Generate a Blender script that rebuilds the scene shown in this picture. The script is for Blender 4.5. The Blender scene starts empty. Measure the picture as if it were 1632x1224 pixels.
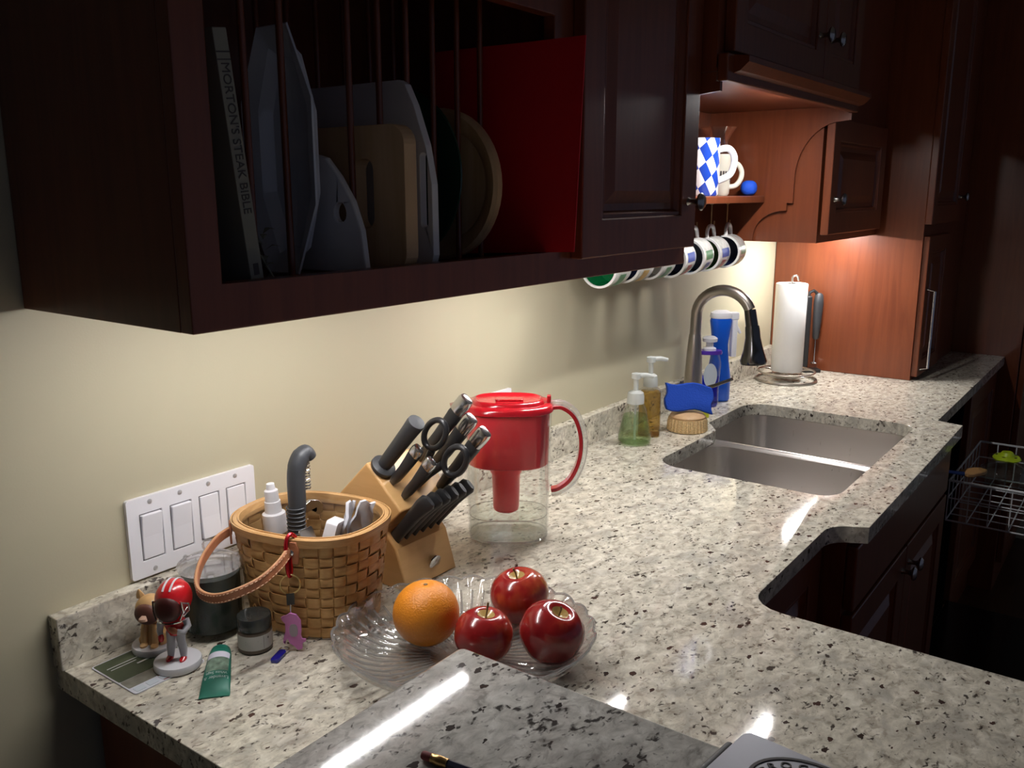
import bpy, bmesh, math, random
from mathutils import Matrix, Vector
from mathutils.geometry import tessellate_polygon
random.seed(7)
PI = math.pi
SC = bpy.context.scene
COL = SC.collection

# ------------------------------------------------------------------ camera, world, exposure
# World frame: x runs along the kitchen wall, y = 0 is the wall face (room at y < 0), z = 0 is the granite worktop.
def camera():
    yaw, pitch, roll = 0.9352, -0.2144, -0.0009
    f = Vector((math.sin(yaw)*math.cos(pitch), math.cos(yaw)*math.cos(pitch), math.sin(pitch)))
    r = Vector((math.cos(yaw), -math.sin(yaw), 0)); u = r.cross(f)
    r2 = r*math.cos(roll) + u*math.sin(roll); u2 = -r*math.sin(roll) + u*math.cos(roll)
    M = Matrix(((r2.x, u2.x, -f.x, -0.1809), (r2.y, u2.y, -f.y, -1.0764), (r2.z, u2.z, -f.z, 0.5906), (0, 0, 0, 1)))
    cd = bpy.data.cameras.new('camera'); co = bpy.data.objects.new('camera', cd); COL.objects.link(co)
    cd.sensor_width = 36; cd.lens = 1405.47/1632*36; cd.clip_start = .02
    co.matrix_world = M
    SC.camera = co
camera()
W = bpy.data.worlds.new('world'); SC.world = W; W.use_nodes = True
W.node_tree.nodes['Background'].inputs[0].default_value = (.72, .82, 1.2, 1)   # dusk seen from the open side of the room
W.node_tree.nodes['Background'].inputs[1].default_value = .105
SC.view_settings.view_transform = 'Standard'; SC.view_settings.look = 'None'
SC.view_settings.gamma = 1; SC.view_settings.use_curve_mapping = False
SC.view_settings.exposure = 0.0
SC.cycles.max_bounces = 12; SC.cycles.transparent_max_bounces = 24; SC.cycles.transmission_bounces = 12
SC.cycles.caustics_reflective = False
LED = dict(end=128.0, rack=112.0, door=165.0, bridge=375.0, tower=322.0)     # radiance of the under-cabinet LED diffusers
LED_COL = (1.0, .985, .97)

# ------------------------------------------------------------------ materials
MATS = {}
def nt(name):
    m = bpy.data.materials.new(name); m.use_nodes = True
    MATS[name] = m
    return m, m.node_tree.nodes, m.node_tree.links, m.node_tree.nodes['Principled BSDF']
def pmat(name, col, rough=.5, metal=0, spec=.5, coat=0, bump=0, bscale=200, var=0, vscale=40, trans=0, alpha=1, emit=None, sss=0):
    m, N, L, b = nt(name)
    b.inputs['Base Color'].default_value = (*col, 1); b.inputs['Roughness'].default_value = rough
    b.inputs['Metallic'].default_value = metal; b.inputs['Specular IOR Level'].default_value = spec
    b.inputs['Coat Weight'].default_value = coat; b.inputs['Coat Roughness'].default_value = .08
    b.inputs['Transmission Weight'].default_value = trans; b.inputs['Alpha'].default_value = alpha
    if sss: b.inputs['Subsurface Weight'].default_value = sss; b.inputs['Subsurface Radius'].default_value = (.01, .006, .004)
    if emit: b.inputs['Emission Color'].default_value = (*emit[0], 1); b.inputs['Emission Strength'].default_value = emit[1]
    tc = N.new('ShaderNodeTexCoord')
    if var:
        n = N.new('ShaderNodeTexNoise'); n.inputs['Scale'].default_value = vscale; n.inputs['Detail'].default_value = 4
        L.new(tc.outputs['Object'], n.inputs['Vector'])
        r = N.new('ShaderNodeValToRGB'); r.color_ramp.elements[0].position = .3; r.color_ramp.elements[1].position = .7
        r.color_ramp.elements[0].color = (*[max(0, c*(1-var)) for c in col], 1); r.color_ramp.elements[1].color = (*[min(1, c*(1+var)) for c in col], 1)
        L.new(n.outputs['Fac'], r.inputs['Fac']); L.new(r.outputs['Color'], b.inputs['Base Color'])
    if bump:
        n2 = N.new('ShaderNodeTexNoise'); n2.inputs['Scale'].default_value = bscale; n2.inputs['Detail'].default_value = 3
        L.new(tc.outputs['Object'], n2.inputs['Vector'])
        bp = N.new('ShaderNodeBump'); bp.inputs['Strength'].default_value = bump; bp.inputs['Distance'].default_value = .002
        L.new(n2.outputs['Fac'], bp.inputs['Height']); L.new(bp.outputs['Normal'], b.inputs['Normal'])
    return m
def ramp(N, stops):
    r = N.new('ShaderNodeValToRGB'); e = r.color_ramp.elements
    while len(e) < len(stops): e.new(.5)
    for k, (p, c) in enumerate(stops): e[k].position = p; e[k].color = (*c, 1) if len(c) == 3 else c
    return r
def granite(name, grey=0):
    m, N, L, b = nt(name)
    tc = N.new('ShaderNodeTexCoord')
    mp = N.new('ShaderNodeMapping'); mp.inputs['Rotation'].default_value = (0, 0, .6); mp.inputs['Scale'].default_value = (1, 1.5, 1.2)
    L.new(tc.outputs['Object'], mp.inputs['Vector'])
    def noise(scale, detail=4, rough=.55, dist=0):
        n = N.new('ShaderNodeTexNoise'); n.inputs['Scale'].default_value = scale; n.inputs['Detail'].default_value = detail
        n.inputs['Roughness'].default_value = rough; n.inputs['Distortion'].default_value = dist
        L.new(mp.outputs['Vector'], n.inputs['Vector']); return n
    def mix(a, bb, fac):
        x = N.new('ShaderNodeMix'); x.data_type = 'RGBA'
        for s, v in ((x.inputs[6], a), (x.inputs[7], bb)):
            if isinstance(v, tuple): s.default_value = (*v, 1)
            else: L.new(v, s)
        L.new(fac, x.inputs[0]); return x.outputs[2]
    n1 = noise(42, 5, .65, .6); r1 = ramp(N, [(.30, (.33, .295, .24)), (.42, (.54, .50, .415)), (.54, (.68, .635, .53)), (.70, (.84, .80, .70))]); L.new(n1.outputs['Fac'], r1.inputs['Fac'])
    n2 = noise(15, 3, .5, .8); r2 = ramp(N, [(.52, (0, 0, 0)), (.66, (1, 1, 1))]); L.new(n2.outputs['Fac'], r2.inputs['Fac'])
    c = mix(r1.outputs['Color'], (.40, .375, .33), r2.outputs['Color'])
    mp2 = N.new('ShaderNodeMath'); mp2.operation = 'MULTIPLY'; mp2.inputs[1].default_value = .6; L.new(r2.outputs['Color'], mp2.inputs[0])
    c = mix(r1.outputs['Color'], (.40, .375, .33), mp2.outputs[0])
    n3 = noise(105, 3, .5, .5); n3b = noise(26, 2, .5)
    sub = N.new('ShaderNodeMath'); sub.operation = 'MULTIPLY_ADD'; L.new(n3b.outputs['Fac'], sub.inputs[0]); sub.inputs[1].default_value = .55; L.new(n3.outputs['Fac'], sub.inputs[2])
    r3 = ramp(N, [(.885, (0, 0, 0)), (.985, (.95, .95, .95))]); L.new(sub.outputs[0], r3.inputs['Fac'])
    n5 = noise(58, 4, .6, .7); r5 = ramp(N, [(.54, (0, 0, 0)), (.66, (.62, .62, .62))]); L.new(n5.outputs['Fac'], r5.inputs['Fac'])
    c = mix(c, (.30, .25, .195), r5.outputs['Color'])
    c = mix(c, (.055, .042, .036), r3.outputs['Color'])
    v = N.new('ShaderNodeTexVoronoi'); v.inputs['Scale'].default_value = 52; v.inputs['Randomness'].default_value = 1
    nd = noise(120, 2); vm = N.new('ShaderNodeMix'); vm.data_type = 'VECTOR'; vm.inputs[0].default_value = .012
    L.new(mp.outputs['Vector'], vm.inputs[4]); L.new(nd.outputs['Color'], vm.inputs[5]); L.new(vm.outputs[1], v.inputs['Vector'])
    sep = N.new('ShaderNodeSeparateColor'); L.new(v.outputs['Color'], sep.inputs[0])
    th = N.new('ShaderNodeMath'); th.operation = 'MULTIPLY'; L.new(sep.outputs[0], th.inputs[0]); th.inputs[1].default_value = .33
    ls = N.new('ShaderNodeMath'); ls.operation = 'LESS_THAN'; L.new(v.outputs['Distance'], ls.inputs[0]); L.new(th.outputs[0], ls.inputs[1])
    gt = N.new('ShaderNodeMath'); gt.operation = 'GREATER_THAN'; L.new(sep.outputs[1], gt.inputs[0]); gt.inputs[1].default_value = .70
    mu = N.new('ShaderNodeMath'); mu.operation = 'MULTIPLY'; L.new(ls.outputs[0], mu.inputs[0]); L.new(gt.outputs[0], mu.inputs[1])
    rc = ramp(N, [(.0, (.10, .055, .045)), (.5, (.05, .035, .03)), (1, (.16, .12, .10))]); L.new(sep.outputs[2], rc.inputs['Fac'])
    c = mix(c, rc.outputs['Color'], mu.outputs[0])
    if grey:
        hs = N.new('ShaderNodeHueSaturation'); hs.inputs['Saturation'].default_value = .45; hs.inputs['Value'].default_value = 1-grey; L.new(c, hs.inputs['Color']); c = hs.outputs['Color']
    L.new(c, b.inputs['Base Color'])
    b.inputs['Roughness'].default_value = .13; b.inputs['Specular IOR Level'].default_value = .5
    nb = noise(160, 2); rr = N.new('ShaderNodeMapRange'); rr.inputs['To Min'].default_value = .03; rr.inputs['To Max'].default_value = .085; L.new(nb.outputs['Fac'], rr.inputs['Value']); L.new(rr.outputs['Result'], b.inputs['Roughness'])
    return m
def wood(name, ca, cb, scale=(30, 30, 2.2), rough=.35, coat=.3, dist=1.5):
    m, N, L, b = nt(name)
    tc = N.new('ShaderNodeTexCoord'); mp = N.new('ShaderNodeMapping'); mp.inputs['Scale'].default_value = scale
    L.new(tc.outputs['Object'], mp.inputs['Vector'])
    n = N.new('ShaderNodeTexNoise'); n.inputs['Scale'].default_value = 1; n.inputs['Detail'].default_value = 6; n.inputs['Roughness'].default_value = .6; n.inputs['Distortion'].default_value = dist
    L.new(mp.outputs['Vector'], n.inputs['Vector'])
    r = ramp(N, [(.3, ca), (.7, cb)]); L.new(n.outputs['Fac'], r.inputs['Fac']); L.new(r.outputs['Color'], b.inputs['Base Color'])
    b.inputs['Roughness'].default_value = rough; b.inputs['Coat Weight'].default_value = coat; b.inputs['Coat Roughness'].default_value = .15; b.inputs['Specular IOR Level'].default_value = .4
    return m
def glass(name, tint=(1, 1, 1), clear=.8, rough=.02, ior=1.45, gtint=None, inner=0., haze=0.):
    # light passes a thin clear wall: mix of transparency, a refracting share and a fresnel gloss
    m = bpy.data.materials.new(name); m.use_nodes = True; MATS[name] = m
    N, L = m.node_tree.nodes, m.node_tree.links
    for n in list(N): N.remove(n)
    out = N.new('ShaderNodeOutputMaterial')
    tr = N.new('ShaderNodeBsdfTransparent'); tr.inputs[0].default_value = (*tint, 1)
    gl = N.new('ShaderNodeBsdfGlass'); gl.inputs['Color'].default_value = (*(gtint or tint), 1); gl.inputs['Roughness'].default_value = rough; gl.inputs['IOR'].default_value = ior
    m1 = N.new('ShaderNodeMixShader'); m1.inputs[0].default_value = clear; L.new(gl.outputs[0], m1.inputs[1]); L.new(tr.outputs[0], m1.inputs[2])
    go = N.new('ShaderNodeBsdfGlossy'); go.inputs['Roughness'].default_value = rough
    fr = N.new('ShaderNodeFresnel'); fr.inputs[0].default_value = ior
    ge = N.new('ShaderNodeNewGeometry'); ib = N.new('ShaderNodeMath'); ib.operation = 'MULTIPLY_ADD'; ib.inputs[1].default_value = inner-1; ib.inputs[2].default_value = 1; L.new(ge.outputs['Backfacing'], ib.inputs[0])
    fm_ = N.new('ShaderNodeMath'); fm_.operation = 'MULTIPLY'; L.new(fr.outputs[0], fm_.inputs[0]); L.new(ib.outputs[0], fm_.inputs[1])   # only the outer face of a wall mirrors
    m2 = N.new('ShaderNodeMixShader'); L.new(fm_.outputs[0], m2.inputs[0]); L.new(m1.outputs[0], m2.inputs[1]); L.new(go.outputs[0], m2.inputs[2])
    last = m2
    if haze:
        di = N.new('ShaderNodeBsdfTranslucent'); di.inputs[0].default_value = (.95, .95, .95, 1); df = N.new('ShaderNodeBsdfDiffuse'); df.inputs[0].default_value = (.95, .95, .95, 1)
        ma = N.new('ShaderNodeMixShader'); L.new(di.outputs[0], ma.inputs[1]); L.new(df.outputs[0], ma.inputs[2])
        last = N.new('ShaderNodeMixShader'); last.inputs[0].default_value = haze; L.new(m2.outputs[0], last.inputs[1]); L.new(ma.outputs[0], last.inputs[2])
    L.new(last.outputs[0], out.inputs[0])
    return m
def brushed(name, col, rough=.28, scale=(4, 400, 4)):
    m, N, L, b = nt(name)
    b.inputs['Base Color'].default_value = (*col, 1); b.inputs['Metallic'].default_value = 1
    tc = N.new('ShaderNodeTexCoord'); mp = N.new('ShaderNodeMapping'); mp.inputs['Scale'].default_value = scale; L.new(tc.outputs['Object'], mp.inputs['Vector'])
    n = N.new('ShaderNodeTexNoise'); n.inputs['Scale'].default_value = 1; n.inputs['Detail'].default_value = 3; L.new(mp.outputs['Vector'], n.inputs['Vector'])
    rr = N.new('ShaderNodeMapRange'); rr.inputs['To Min'].default_value = rough*.75; rr.inputs['To Max'].default_value = rough*1.35; L.new(n.outputs['Fac'], rr.inputs['Value']); L.new(rr.outputs['Result'], b.inputs['Roughness'])
    return m

GR = granite('granite'); granite('granite_grey', .02)
pmat('wall_paint', (.52, .475, .335), .55, bump=.05, bscale=350)
pmat('ceiling_paint', (.6, .58, .52), .8)
wood('floor_wood', (.05, .022, .012), (.10, .045, .022), (3, 40, 40), .3)
wood('cherry', (.140, .034, .013), (.196, .052, .0195), (34, 34, 2.4), .33, .18)
wood('maple', (.66, .38, .145), (.78, .48, .21), (2.2, 2.2, 26), .4, .1, .8)
wood('board_wood', (.55, .34, .17), (.70, .48, .27), (3, 20, 3), .5, 0)
wood('splint', (.46, .245, .085), (.68, .41, .165), (14, 14, 60), .5, .05)
wood('rim_wood', (.50, .27, .10), (.66, .40, .18), (12, 12, 90), .42, .1)
pmat('leather', (.42, .16, .075), .45, bump=.3, bscale=500, var=.15, vscale=90)
pmat('leather_edge', (.55, .30, .15), .6)
pmat('thread', (.75, .50, .32), .7)
for k_, e_ in LED.items(): pmat('led_'+k_, (.9, .9, .9), .5, emit=(LED_COL, e_))
pmat('white_plastic', (.84, .83, .87), .28)
pmat('plate_gap', (.22, .21, .22), .6)
pmat('white_paper', (.82, .81, .80), .85, bump=.2, bscale=260)
pmat('screw', (.70, .69, .70), .3, metal=.6)
brushed('sink_steel', (.60, .575, .55), .30, (300, 300, 4))
pmat('nickel', (.46, .42, .38), .30, metal=1)
pmat('dark_chrome', (.13, .125, .125), .20, metal=1)
pmat('chrome', (.75, .75, .76), .1, metal=1)
pmat('steel', (.62, .62, .64), .2, metal=1)
pmat('black_plastic', (.018, .018, .020), .38)
pmat('soft_black', (.035, .037, .042), .5, bump=.1, bscale=400)
pmat('grey_rubber', (.05, .053, .06), .45)
pmat('red_plastic', (.46, .010, .018), .18, coat=.4)
pmat('red_reservoir', (.92, .035, .055), .3)
pmat('red_mat', (.62, .010, .020), .5)
glass('clear_plastic', (.975, .98, .975), .975, .03, 1.45, inner=.25, haze=.012)
glass('crystal', (.985, .985, .985), .88, .01, 1.55, inner=.6, haze=.016)
glass('crystal_edge', (.95, .95, .95), .55, .02, 1.6, inner=.7, haze=.14)
glass('water', (.96, .975, .96), .95, .0, 1.2)
glass('jar_glass', (.95, .97, .96), .95, .02, 1.35)
glass('dark_glass', (.10, .11, .10), .9, .03, 1.45)
glass('green_soap', (.74, .86, .66), .92, .05, 1.35)
glass('amber_soap', (.76, .60, .26), .92, .05, 1.35)
glass('blue_soap', (.06, .16, .92), .92, .05, 1.35)
pmat('pump_plastic', (.66, .69, .67), .35, alpha=.78)
pmat('pump_white', (.72, .74, .72), .35, trans=.3)
pmat('spray_blue', (.005, .10, .62), .3)
pmat('purple_cap', (.09, .03, .40), .35)
pmat('label_grey', (.55, .60, .66), .5)
pmat('sponge_blue', (.004, .055, .42), .85, bump=.6, bscale=300)
pmat('ball_blue', (.01, .10, .75), .7, bump=.5, bscale=250)
pmat('bristle', (.62, .44, .22), .8, var=.3, vscale=300)
pmat('sponge_yellow', (.55, .55, .03), .8)
pmat('cream_ceramic', (.70, .66, .56), .2)
pmat('white_ceramic', (.80, .80, .80), .15)
pmat('print_dark', (.10, .09, .09), .6)
pmat('print_white', (.75, .78, .78), .5)
pmat('mug_pattern', (.66, .66, .62), .2, var=.16, vscale=55)
for nm, c in (('in_green', (.006, .20, .06)), ('in_navy', (.02, .03, .10)), ('in_slate', (.09, .13, .20)), ('in_olive', (.03, .13, .03)), ('in_white', (.6, .6, .58))): pmat('mug_'+nm, c, .2)
for nm, c in (('red', (.45, .05, .05)), ('blue', (.06, .10, .35)), ('gold', (.50, .30, .05)), ('green', (.06, .20, .08))): pmat('badge_'+nm, c, .4)
pmat('orange_skin', (.80, .27, .02), .38, bump=.55, bscale=420, var=.1, vscale=12)
pmat('apple_stem', (.16, .10, .04), .7)
pmat('helmet_red', (.55, .012, .018), .25, coat=.4)
pmat('face_maroon', (.060, .010, .008), .5, var=.35, vscale=60)
pmat('figure_white', (.68, .68, .72), .4)
pmat('figure_grey', (.42, .42, .46), .45)
pmat('dog_tan', (.60, .36, .15), .45, var=.2, vscale=40)
pmat('dog_face', (.13, .050, .035), .5, var=.3, vscale=50)
pmat('figure_skin', (.55, .35, .25), .45)
pmat('tube_green', (.015, .15, .105), .35, var=.15, vscale=30)
pmat('tube_print', (.16, .24, .18), .4, var=.5, vscale=120)
pmat('tube_band', (.62, .62, .72), .4)
pmat('card_green', (.075, .095, .05), .4, var=.2, vscale=40)
pmat('card_white', (.62, .63, .70), .4)
pmat('card_maroon', (.20, .05, .035), .45)
pmat('card_grey', (.25, .24, .20), .4, var=.3, vscale=60)
pmat('dark_contents', (.035, .040, .035), .25, var=.5, vscale=25)
pmat('dark_glass_lid', (.03, .033, .032), .08)
pmat('jar_label', (.50, .50, .48), .6)
pmat('jar_cream', (.10, .075, .055), .4)
pmat('fob_blue', (.006, .008, .28), .2, coat=.5)
pmat('pig_pink', (.60, .20, .50), .35, sss=.1)
pmat('pig_badge', (.35, .28, .33), .4)
pmat('gold_metal', (.55, .40, .18), .3, metal=1)
pmat('carabiner_red', (.45, .01, .02), .2, metal=.6)
pmat('black_leather', (.02, .018, .016), .5)
pmat('packet', (.72, .72, .78), .3, alpha=.85)
pmat('book_cover', (.25, .24, .19), .6)
pmat('book_pages', (.55, .50, .40), .8)
pmat('book_ink', (.06, .05, .045), .6)
pmat('box_blue', (.10, .16, .42), .5)
pmat('platter_white', (.78, .80, .85), .12, coat=.3)
pmat('board_white', (.74, .72, .71), .45)
glass('green_glass', (.10, .32, .16), .5, .05, 1.45)
pmat('green_plate', (.012, .045, .022), .18)
pmat('leaf_grey', (.22, .22, .17), .7)
pmat('pencil_navy', (.012, .016, .05), .35)
pmat('eraser', (.20, .03, .03), .7)
pmat('ferrule', (.62, .40, .17), .3, metal=1)
pmat('tin', (.40, .40, .45), .38, metal=.35)
pmat('tin_dark', (.05, .05, .055), .5)
pmat('black_gloss', (.008, .008, .010), .15)
pmat('dw_steel', (.03, .03, .033), .4, metal=.3)
pmat('rack_wire', (.62, .63, .64), .35)
pmat('wood_brush', (.45, .24, .09), .6)
pmat('handle_blue', (.03, .10, .40), .35)
pmat('lime', (.45, .60, .02), .4)
pmat('knob_pewter', (.35, .33, .31), .25, metal=1)
def apple_mat(name, ang, sh=0):
    m, N, L, b = nt(name)
    tc = N.new('ShaderNodeTexCoord')
    n = N.new('ShaderNodeTexNoise'); n.inputs['Scale'].default_value = 16; n.inputs['Detail'].default_value = 4; n.inputs['Roughness'].default_value = .6
    mp = N.new('ShaderNodeMapping'); mp.inputs['Scale'].default_value = (1, 1, .45); mp.inputs['Location'].default_value = (ang, ang*2, 0); L.new(tc.outputs['Object'], mp.inputs['Vector']); L.new(mp.outputs['Vector'], n.inputs['Vector'])
    r = ramp(N, [(.30-sh, (.16, .006, .010)), (.55-sh, (.30, .014, .014)), (.66-sh, (.42, .06, .025)), (.76-sh, (.58, .28, .08))]); L.new(n.outputs['Fac'], r.inputs['Fac'])
    L.new(r.outputs['Color'], b.inputs['Base Color']); b.inputs['Roughness'].default_value = .2; b.inputs['Coat Weight'].default_value = .3
    # pale calyx basin around the stem
    sx = N.new('ShaderNodeSeparateXYZ'); L.new(tc.outputs['Object'], sx.inputs[0])
    def mth(op, a, bb):
        q = N.new('ShaderNodeMath'); q.operation = op
        for s, v in ((q.inputs[0], a), (q.inputs[1], bb)):
            if isinstance(v, (int, float)): s.default_value = v
            else: L.new(v, s)
        return q.outputs[0]
    rad = mth('SQRT', mth('ADD', mth('MULTIPLY', sx.outputs[0], sx.outputs[0]), mth('MULTIPLY', sx.outputs[1], sx.outputs[1])), 0)
    inn = mth('MULTIPLY', mth('LESS_THAN', rad, .011), mth('GREATER_THAN', sx.outputs[2], .05))
    mx = N.new('ShaderNodeMix'); mx.data_type = 'RGBA'; L.new(inn, mx.inputs[0]); L.new(r.outputs['Color'], mx.inputs[6]); mx.inputs[7].default_value = (.45, .30, .10, 1)
    L.new(mx.outputs[2], b.inputs['Base Color'])
    return m
apple_mat('apple_0', .4); apple_mat('apple_1', 2.7); apple_mat('apple_2', 5.0, .10)
def lozenge_mat():
    m, N, L, b = nt('lozenge')
    tc = N.new('ShaderNodeTexCoord'); sx = N.new('ShaderNodeSeparateXYZ'); L.new(tc.outputs['Object'], sx.inputs[0])
    def mth(op, a, bb=0):
        q = N.new('ShaderNodeMath'); q.operation = op
        for s, v in ((q.inputs[0], a), (q.inputs[1], bb)):
            if isinstance(v, (int, float)): s.default_value = v
            else: L.new(v, s)
        return q.outputs[0]
    u = mth('MULTIPLY', mth('ARCTAN2', sx.outputs[1], sx.outputs[0]), 8/(2*PI)); v = mth('MULTIPLY', sx.outputs[2], 21.0)
    sk = mth('ADD', v, mth('MULTIPLY', u, .35))
    a = mth('FLOOR', mth('ADD', u, sk)); c = mth('FLOOR', mth('SUBTRACT', u, sk))
    p = mth('PINGPONG', mth('ADD', a, c), 1)
    mx = N.new('ShaderNodeMix'); mx.data_type = 'RGBA'; L.new(p, mx.inputs[0]); mx.inputs[6].default_value = (.82, .83, .85, 1); mx.inputs[7].default_value = (.015, .06, .42, 1)
    L.new(mx.outputs[2], b.inputs['Base Color']); b.inputs['Roughness'].default_value = .18
lozenge_mat()

# ------------------------------------------------------------------ mesh helpers
class MB:
    def __init__(s): s.v = []; s.f = []
    def add(s, v, f, M=None):
        o = len(s.v); s.v += [tuple(M @ Vector(p)) if M else tuple(p) for p in v]; s.f += [tuple(i+o for i in q) for q in f]; return s
    def box(s, x0, x1, y0, y1, z0, z1, M=None):
        x0, x1 = min(x0, x1), max(x0, x1); y0, y1 = min(y0, y1), max(y0, y1); z0, z1 = min(z0, z1), max(z0, z1)
        v = [(x, y, z) for z in (z0, z1) for y in (y0, y1) for x in (x0, x1)]
        return s.add(v, [(0, 2, 3, 1), (4, 5, 7, 6), (0, 1, 5, 4), (2, 6, 7, 3), (0, 4, 6, 2), (1, 3, 7, 5)], M)
    def loft(s, rings, caps=(True, True), closed=True, M=None, loop=False):
        n = len(rings[0]); v = [p for r in rings for p in r]; f = []
        R = len(rings)
        for i in range(R if loop else R-1):
            for j in range(n if closed else n-1):
                a, b = i*n+j, i*n+(j+1) % n; c, d = ((i+1) % R)*n+(j+1) % n, ((i+1) % R)*n+j
                f.append((a, b, c, d))
        if not loop:
            if caps[0]: f.append(tuple(range(n-1, -1, -1)))
            if caps[1]: f.append(tuple((R-1)*n+j for j in range(n)))
        return s.add(v, f, M)
    def lathe(s, prof, n=32, M=None, sx=1, sy=1, caps=(True, True)):
        return s.loft([[(r*sx*math.cos(2*PI*k/n), r*sy*math.sin(2*PI*k/n), z) for k in range(n)] for r, z in prof], caps, M=M)
    def tube(s, pts, r, n=10, closed=False, M=None, flat=1.0, up=None):
        P = [Vector(p) for p in pts]; K = len(P); rings = []; prev = None
        for i, p in enumerate(P):
            a = P[(i-1) % K] if (closed or i > 0) else p; b = P[(i+1) % K] if (closed or i < K-1) else p
            t = (b-a).normalized()
            if up is not None: nrm = Vector(up)
            elif prev is None: nrm = Vector((0, 0, 1)) if abs(t.z) < .9 else Vector((1, 0, 0))
            else: nrm = prev
            nrm = (nrm - t*nrm.dot(t)).normalized(); prev = nrm; bi = t.cross(nrm)
            rr = r[i] if isinstance(r, (list, tuple)) else r
            rings.append([tuple(p + nrm*(rr*flat*math.cos(2*PI*k/n)) + bi*(rr*math.sin(2*PI*k/n))) for k in range(n)])
        return s.loft(rings, M=M, loop=closed)
    def prism(s, poly, z0, z1, M=None, holes=()):
        loops = [poly]+list(holes); flat = [p for l in loops for p in l]
        tri = tessellate_polygon([[Vector((x, y, 0)) for x, y in l] for l in loops])
        n = len(flat); v = [(x, y, z0) for x, y in flat]+[(x, y, z1) for x, y in flat]
        def area(t): (a, b), (c, d), (e, g) = (flat[i] for i in t); return (c-a)*(g-b)-(e-a)*(d-b)
        f = []
        for t in tri:
            t = tuple(t) if area(t) > 0 else tuple(reversed(t))
            f.append(tuple(i+n for i in t)); f.append(tuple(reversed(t)))
        o = 0
        for li, l in enumerate(loops):
            k = len(l); A = sum(l[i][0]*l[(i+1) % k][1]-l[(i+1) % k][0]*l[i][1] for i in range(k))
            for i in range(k):
                a, b = o+i, o+(i+1) % k
                q = (a, b, b+n, a+n)
                f.append(q if (A > 0) == (li == 0) else tuple(reversed(q)))
            o += k
        return s.add(v, f, M)
    def build(s, name, mat, parent=None, smooth=40, bevel=0, seg=2, loc=None, rot=None):
        me = bpy.data.meshes.new(name); me.from_pydata(s.v, [], s.f); me.update()
        bm_ = bmesh.new(); bm_.from_mesh(me); bmesh.ops.recalc_face_normals(bm_, faces=bm_.faces); bm_.to_mesh(me); bm_.free()
        if smooth:
            me.shade_smooth()
            me.set_sharp_from_angle(angle=math.radians(smooth))
        me.materials.append(MATS[mat])
        o = bpy.data.objects.new(name, me); COL.objects.link(o)
        if parent: o.parent = parent
        if loc: o.location = loc
        if rot: o.rotation_euler = rot
        if bevel:
            b = o.modifiers.new('bevel', 'BEVEL'); b.width = bevel; b.segments = seg; b.limit_method = 'ANGLE'; b.angle_limit = math.radians(40)
            b.harden_normals = False
        return o
def T(x=0, y=0, z=0): return Matrix.Translation((x, y, z))
def RX(a): return Matrix.Rotation(a, 4, 'X')
def RY(a): return Matrix.Rotation(a, 4, 'Y')
def RZ(a): return Matrix.Rotation(a, 4, 'Z')
def basis(o, x, y, z):
    x, y, z = Vector(x), Vector(y), Vector(z)
    return Matrix(((x.x, y.x, z.x, o[0]), (x.y, y.y, z.y, o[1]), (x.z, y.z, z.z, o[2]), (0, 0, 0, 1)))
def rrect(x0, x1, y0, y1, r, n=6):
    p = []
    for cx, cy, a in ((x1-r, y1-r, 0), (x0+r, y1-r, 90), (x0+r, y0+r, 180), (x1-r, y0+r, 270)):
        for k in range(n+1):
            t = math.radians(a+90*k/n); p.append((cx+r*math.cos(t), cy+r*math.sin(t)))
    return p
def superell(a, b, n=40, e=2.6):
    return [(a*math.copysign(abs(math.cos(t))**(2/e), math.cos(t)), b*math.copysign(abs(math.sin(t))**(2/e), math.sin(t))) for t in (2*PI*k/n for k in range(n))]
def ring3(poly, z): return [(x, y, z) for x, y in poly]
def arc(cx, cy, r, a0, a1, n=12): return [(cx+r*math.cos(math.radians(a0+(a1-a0)*k/n)), cy+r*math.sin(math.radians(a0+(a1-a0)*k/n))) for k in range(n+1)]
def thing(name, label, cat, loc=(0, 0, 0), rz=0, group=None):
    o = bpy.data.objects.new(name, None); COL.objects.link(o); o.empty_display_size = .05
    o.location = loc; o.rotation_euler = (0, 0, rz)
    return tag(o, label, cat, group)
def tag(o, label, cat, group=None):
    o['label'] = label; o['category'] = cat
    if group: o['group'] = group
    return o
def struct(o, label=None):
    o['kind'] = 'structure'
    if label: o['label'] = label
    return o
def text_mb(txt, size, M, depth=.0002, align='CENTER', bold=0):
    cu = bpy.data.curves.new('txt', 'FONT'); cu.body = txt; cu.size = size; cu.align_x = align; cu.align_y = 'CENTER'; cu.extrude = depth; cu.offset = bold; cu.resolution_u = 3
    ob = bpy.data.objects.new('txt', cu); COL.objects.link(ob)
    bpy.context.view_layer.update()
    me = bpy.data.meshes.new_from_object(ob.evaluated_get(bpy.context.evaluated_depsgraph_get()))
    mb = MB().add([v.co[:] for v in me.vertices], [tuple(p.vertices) for p in me.polygons], M)
    bpy.data.objects.remove(ob); bpy.data.curves.remove(cu); bpy.data.meshes.remove(me)
    return mb
def spline(P, n=6):
    P = [Vector(p) for p in P]; out = []
    for i in range(len(P)-1):
        p0, p1, p2, p3 = P[max(i-1, 0)], P[i], P[i+1], P[min(i+2, len(P)-1)]
        for k in range(n):
            t = k/n; out.append(.5*((2*p1)+(-p0+p2)*t+(2*p0-5*p1+4*p2-p3)*t*t+(-p0+3*p1-3*p2+p3)*t**3))
    return out+[P[-1]]
def copy_tree(o, parent=None):
    c = o.copy(); COL.objects.link(c); c.parent = parent
    for ch in list(o.children): copy_tree(ch, c)
    return c
FY = basis((0, 0, 0), (1, 0, 0), (0, 0, 1), (0, -1, 0))      # drawing plane x,z facing the room; depth towards the room
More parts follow.
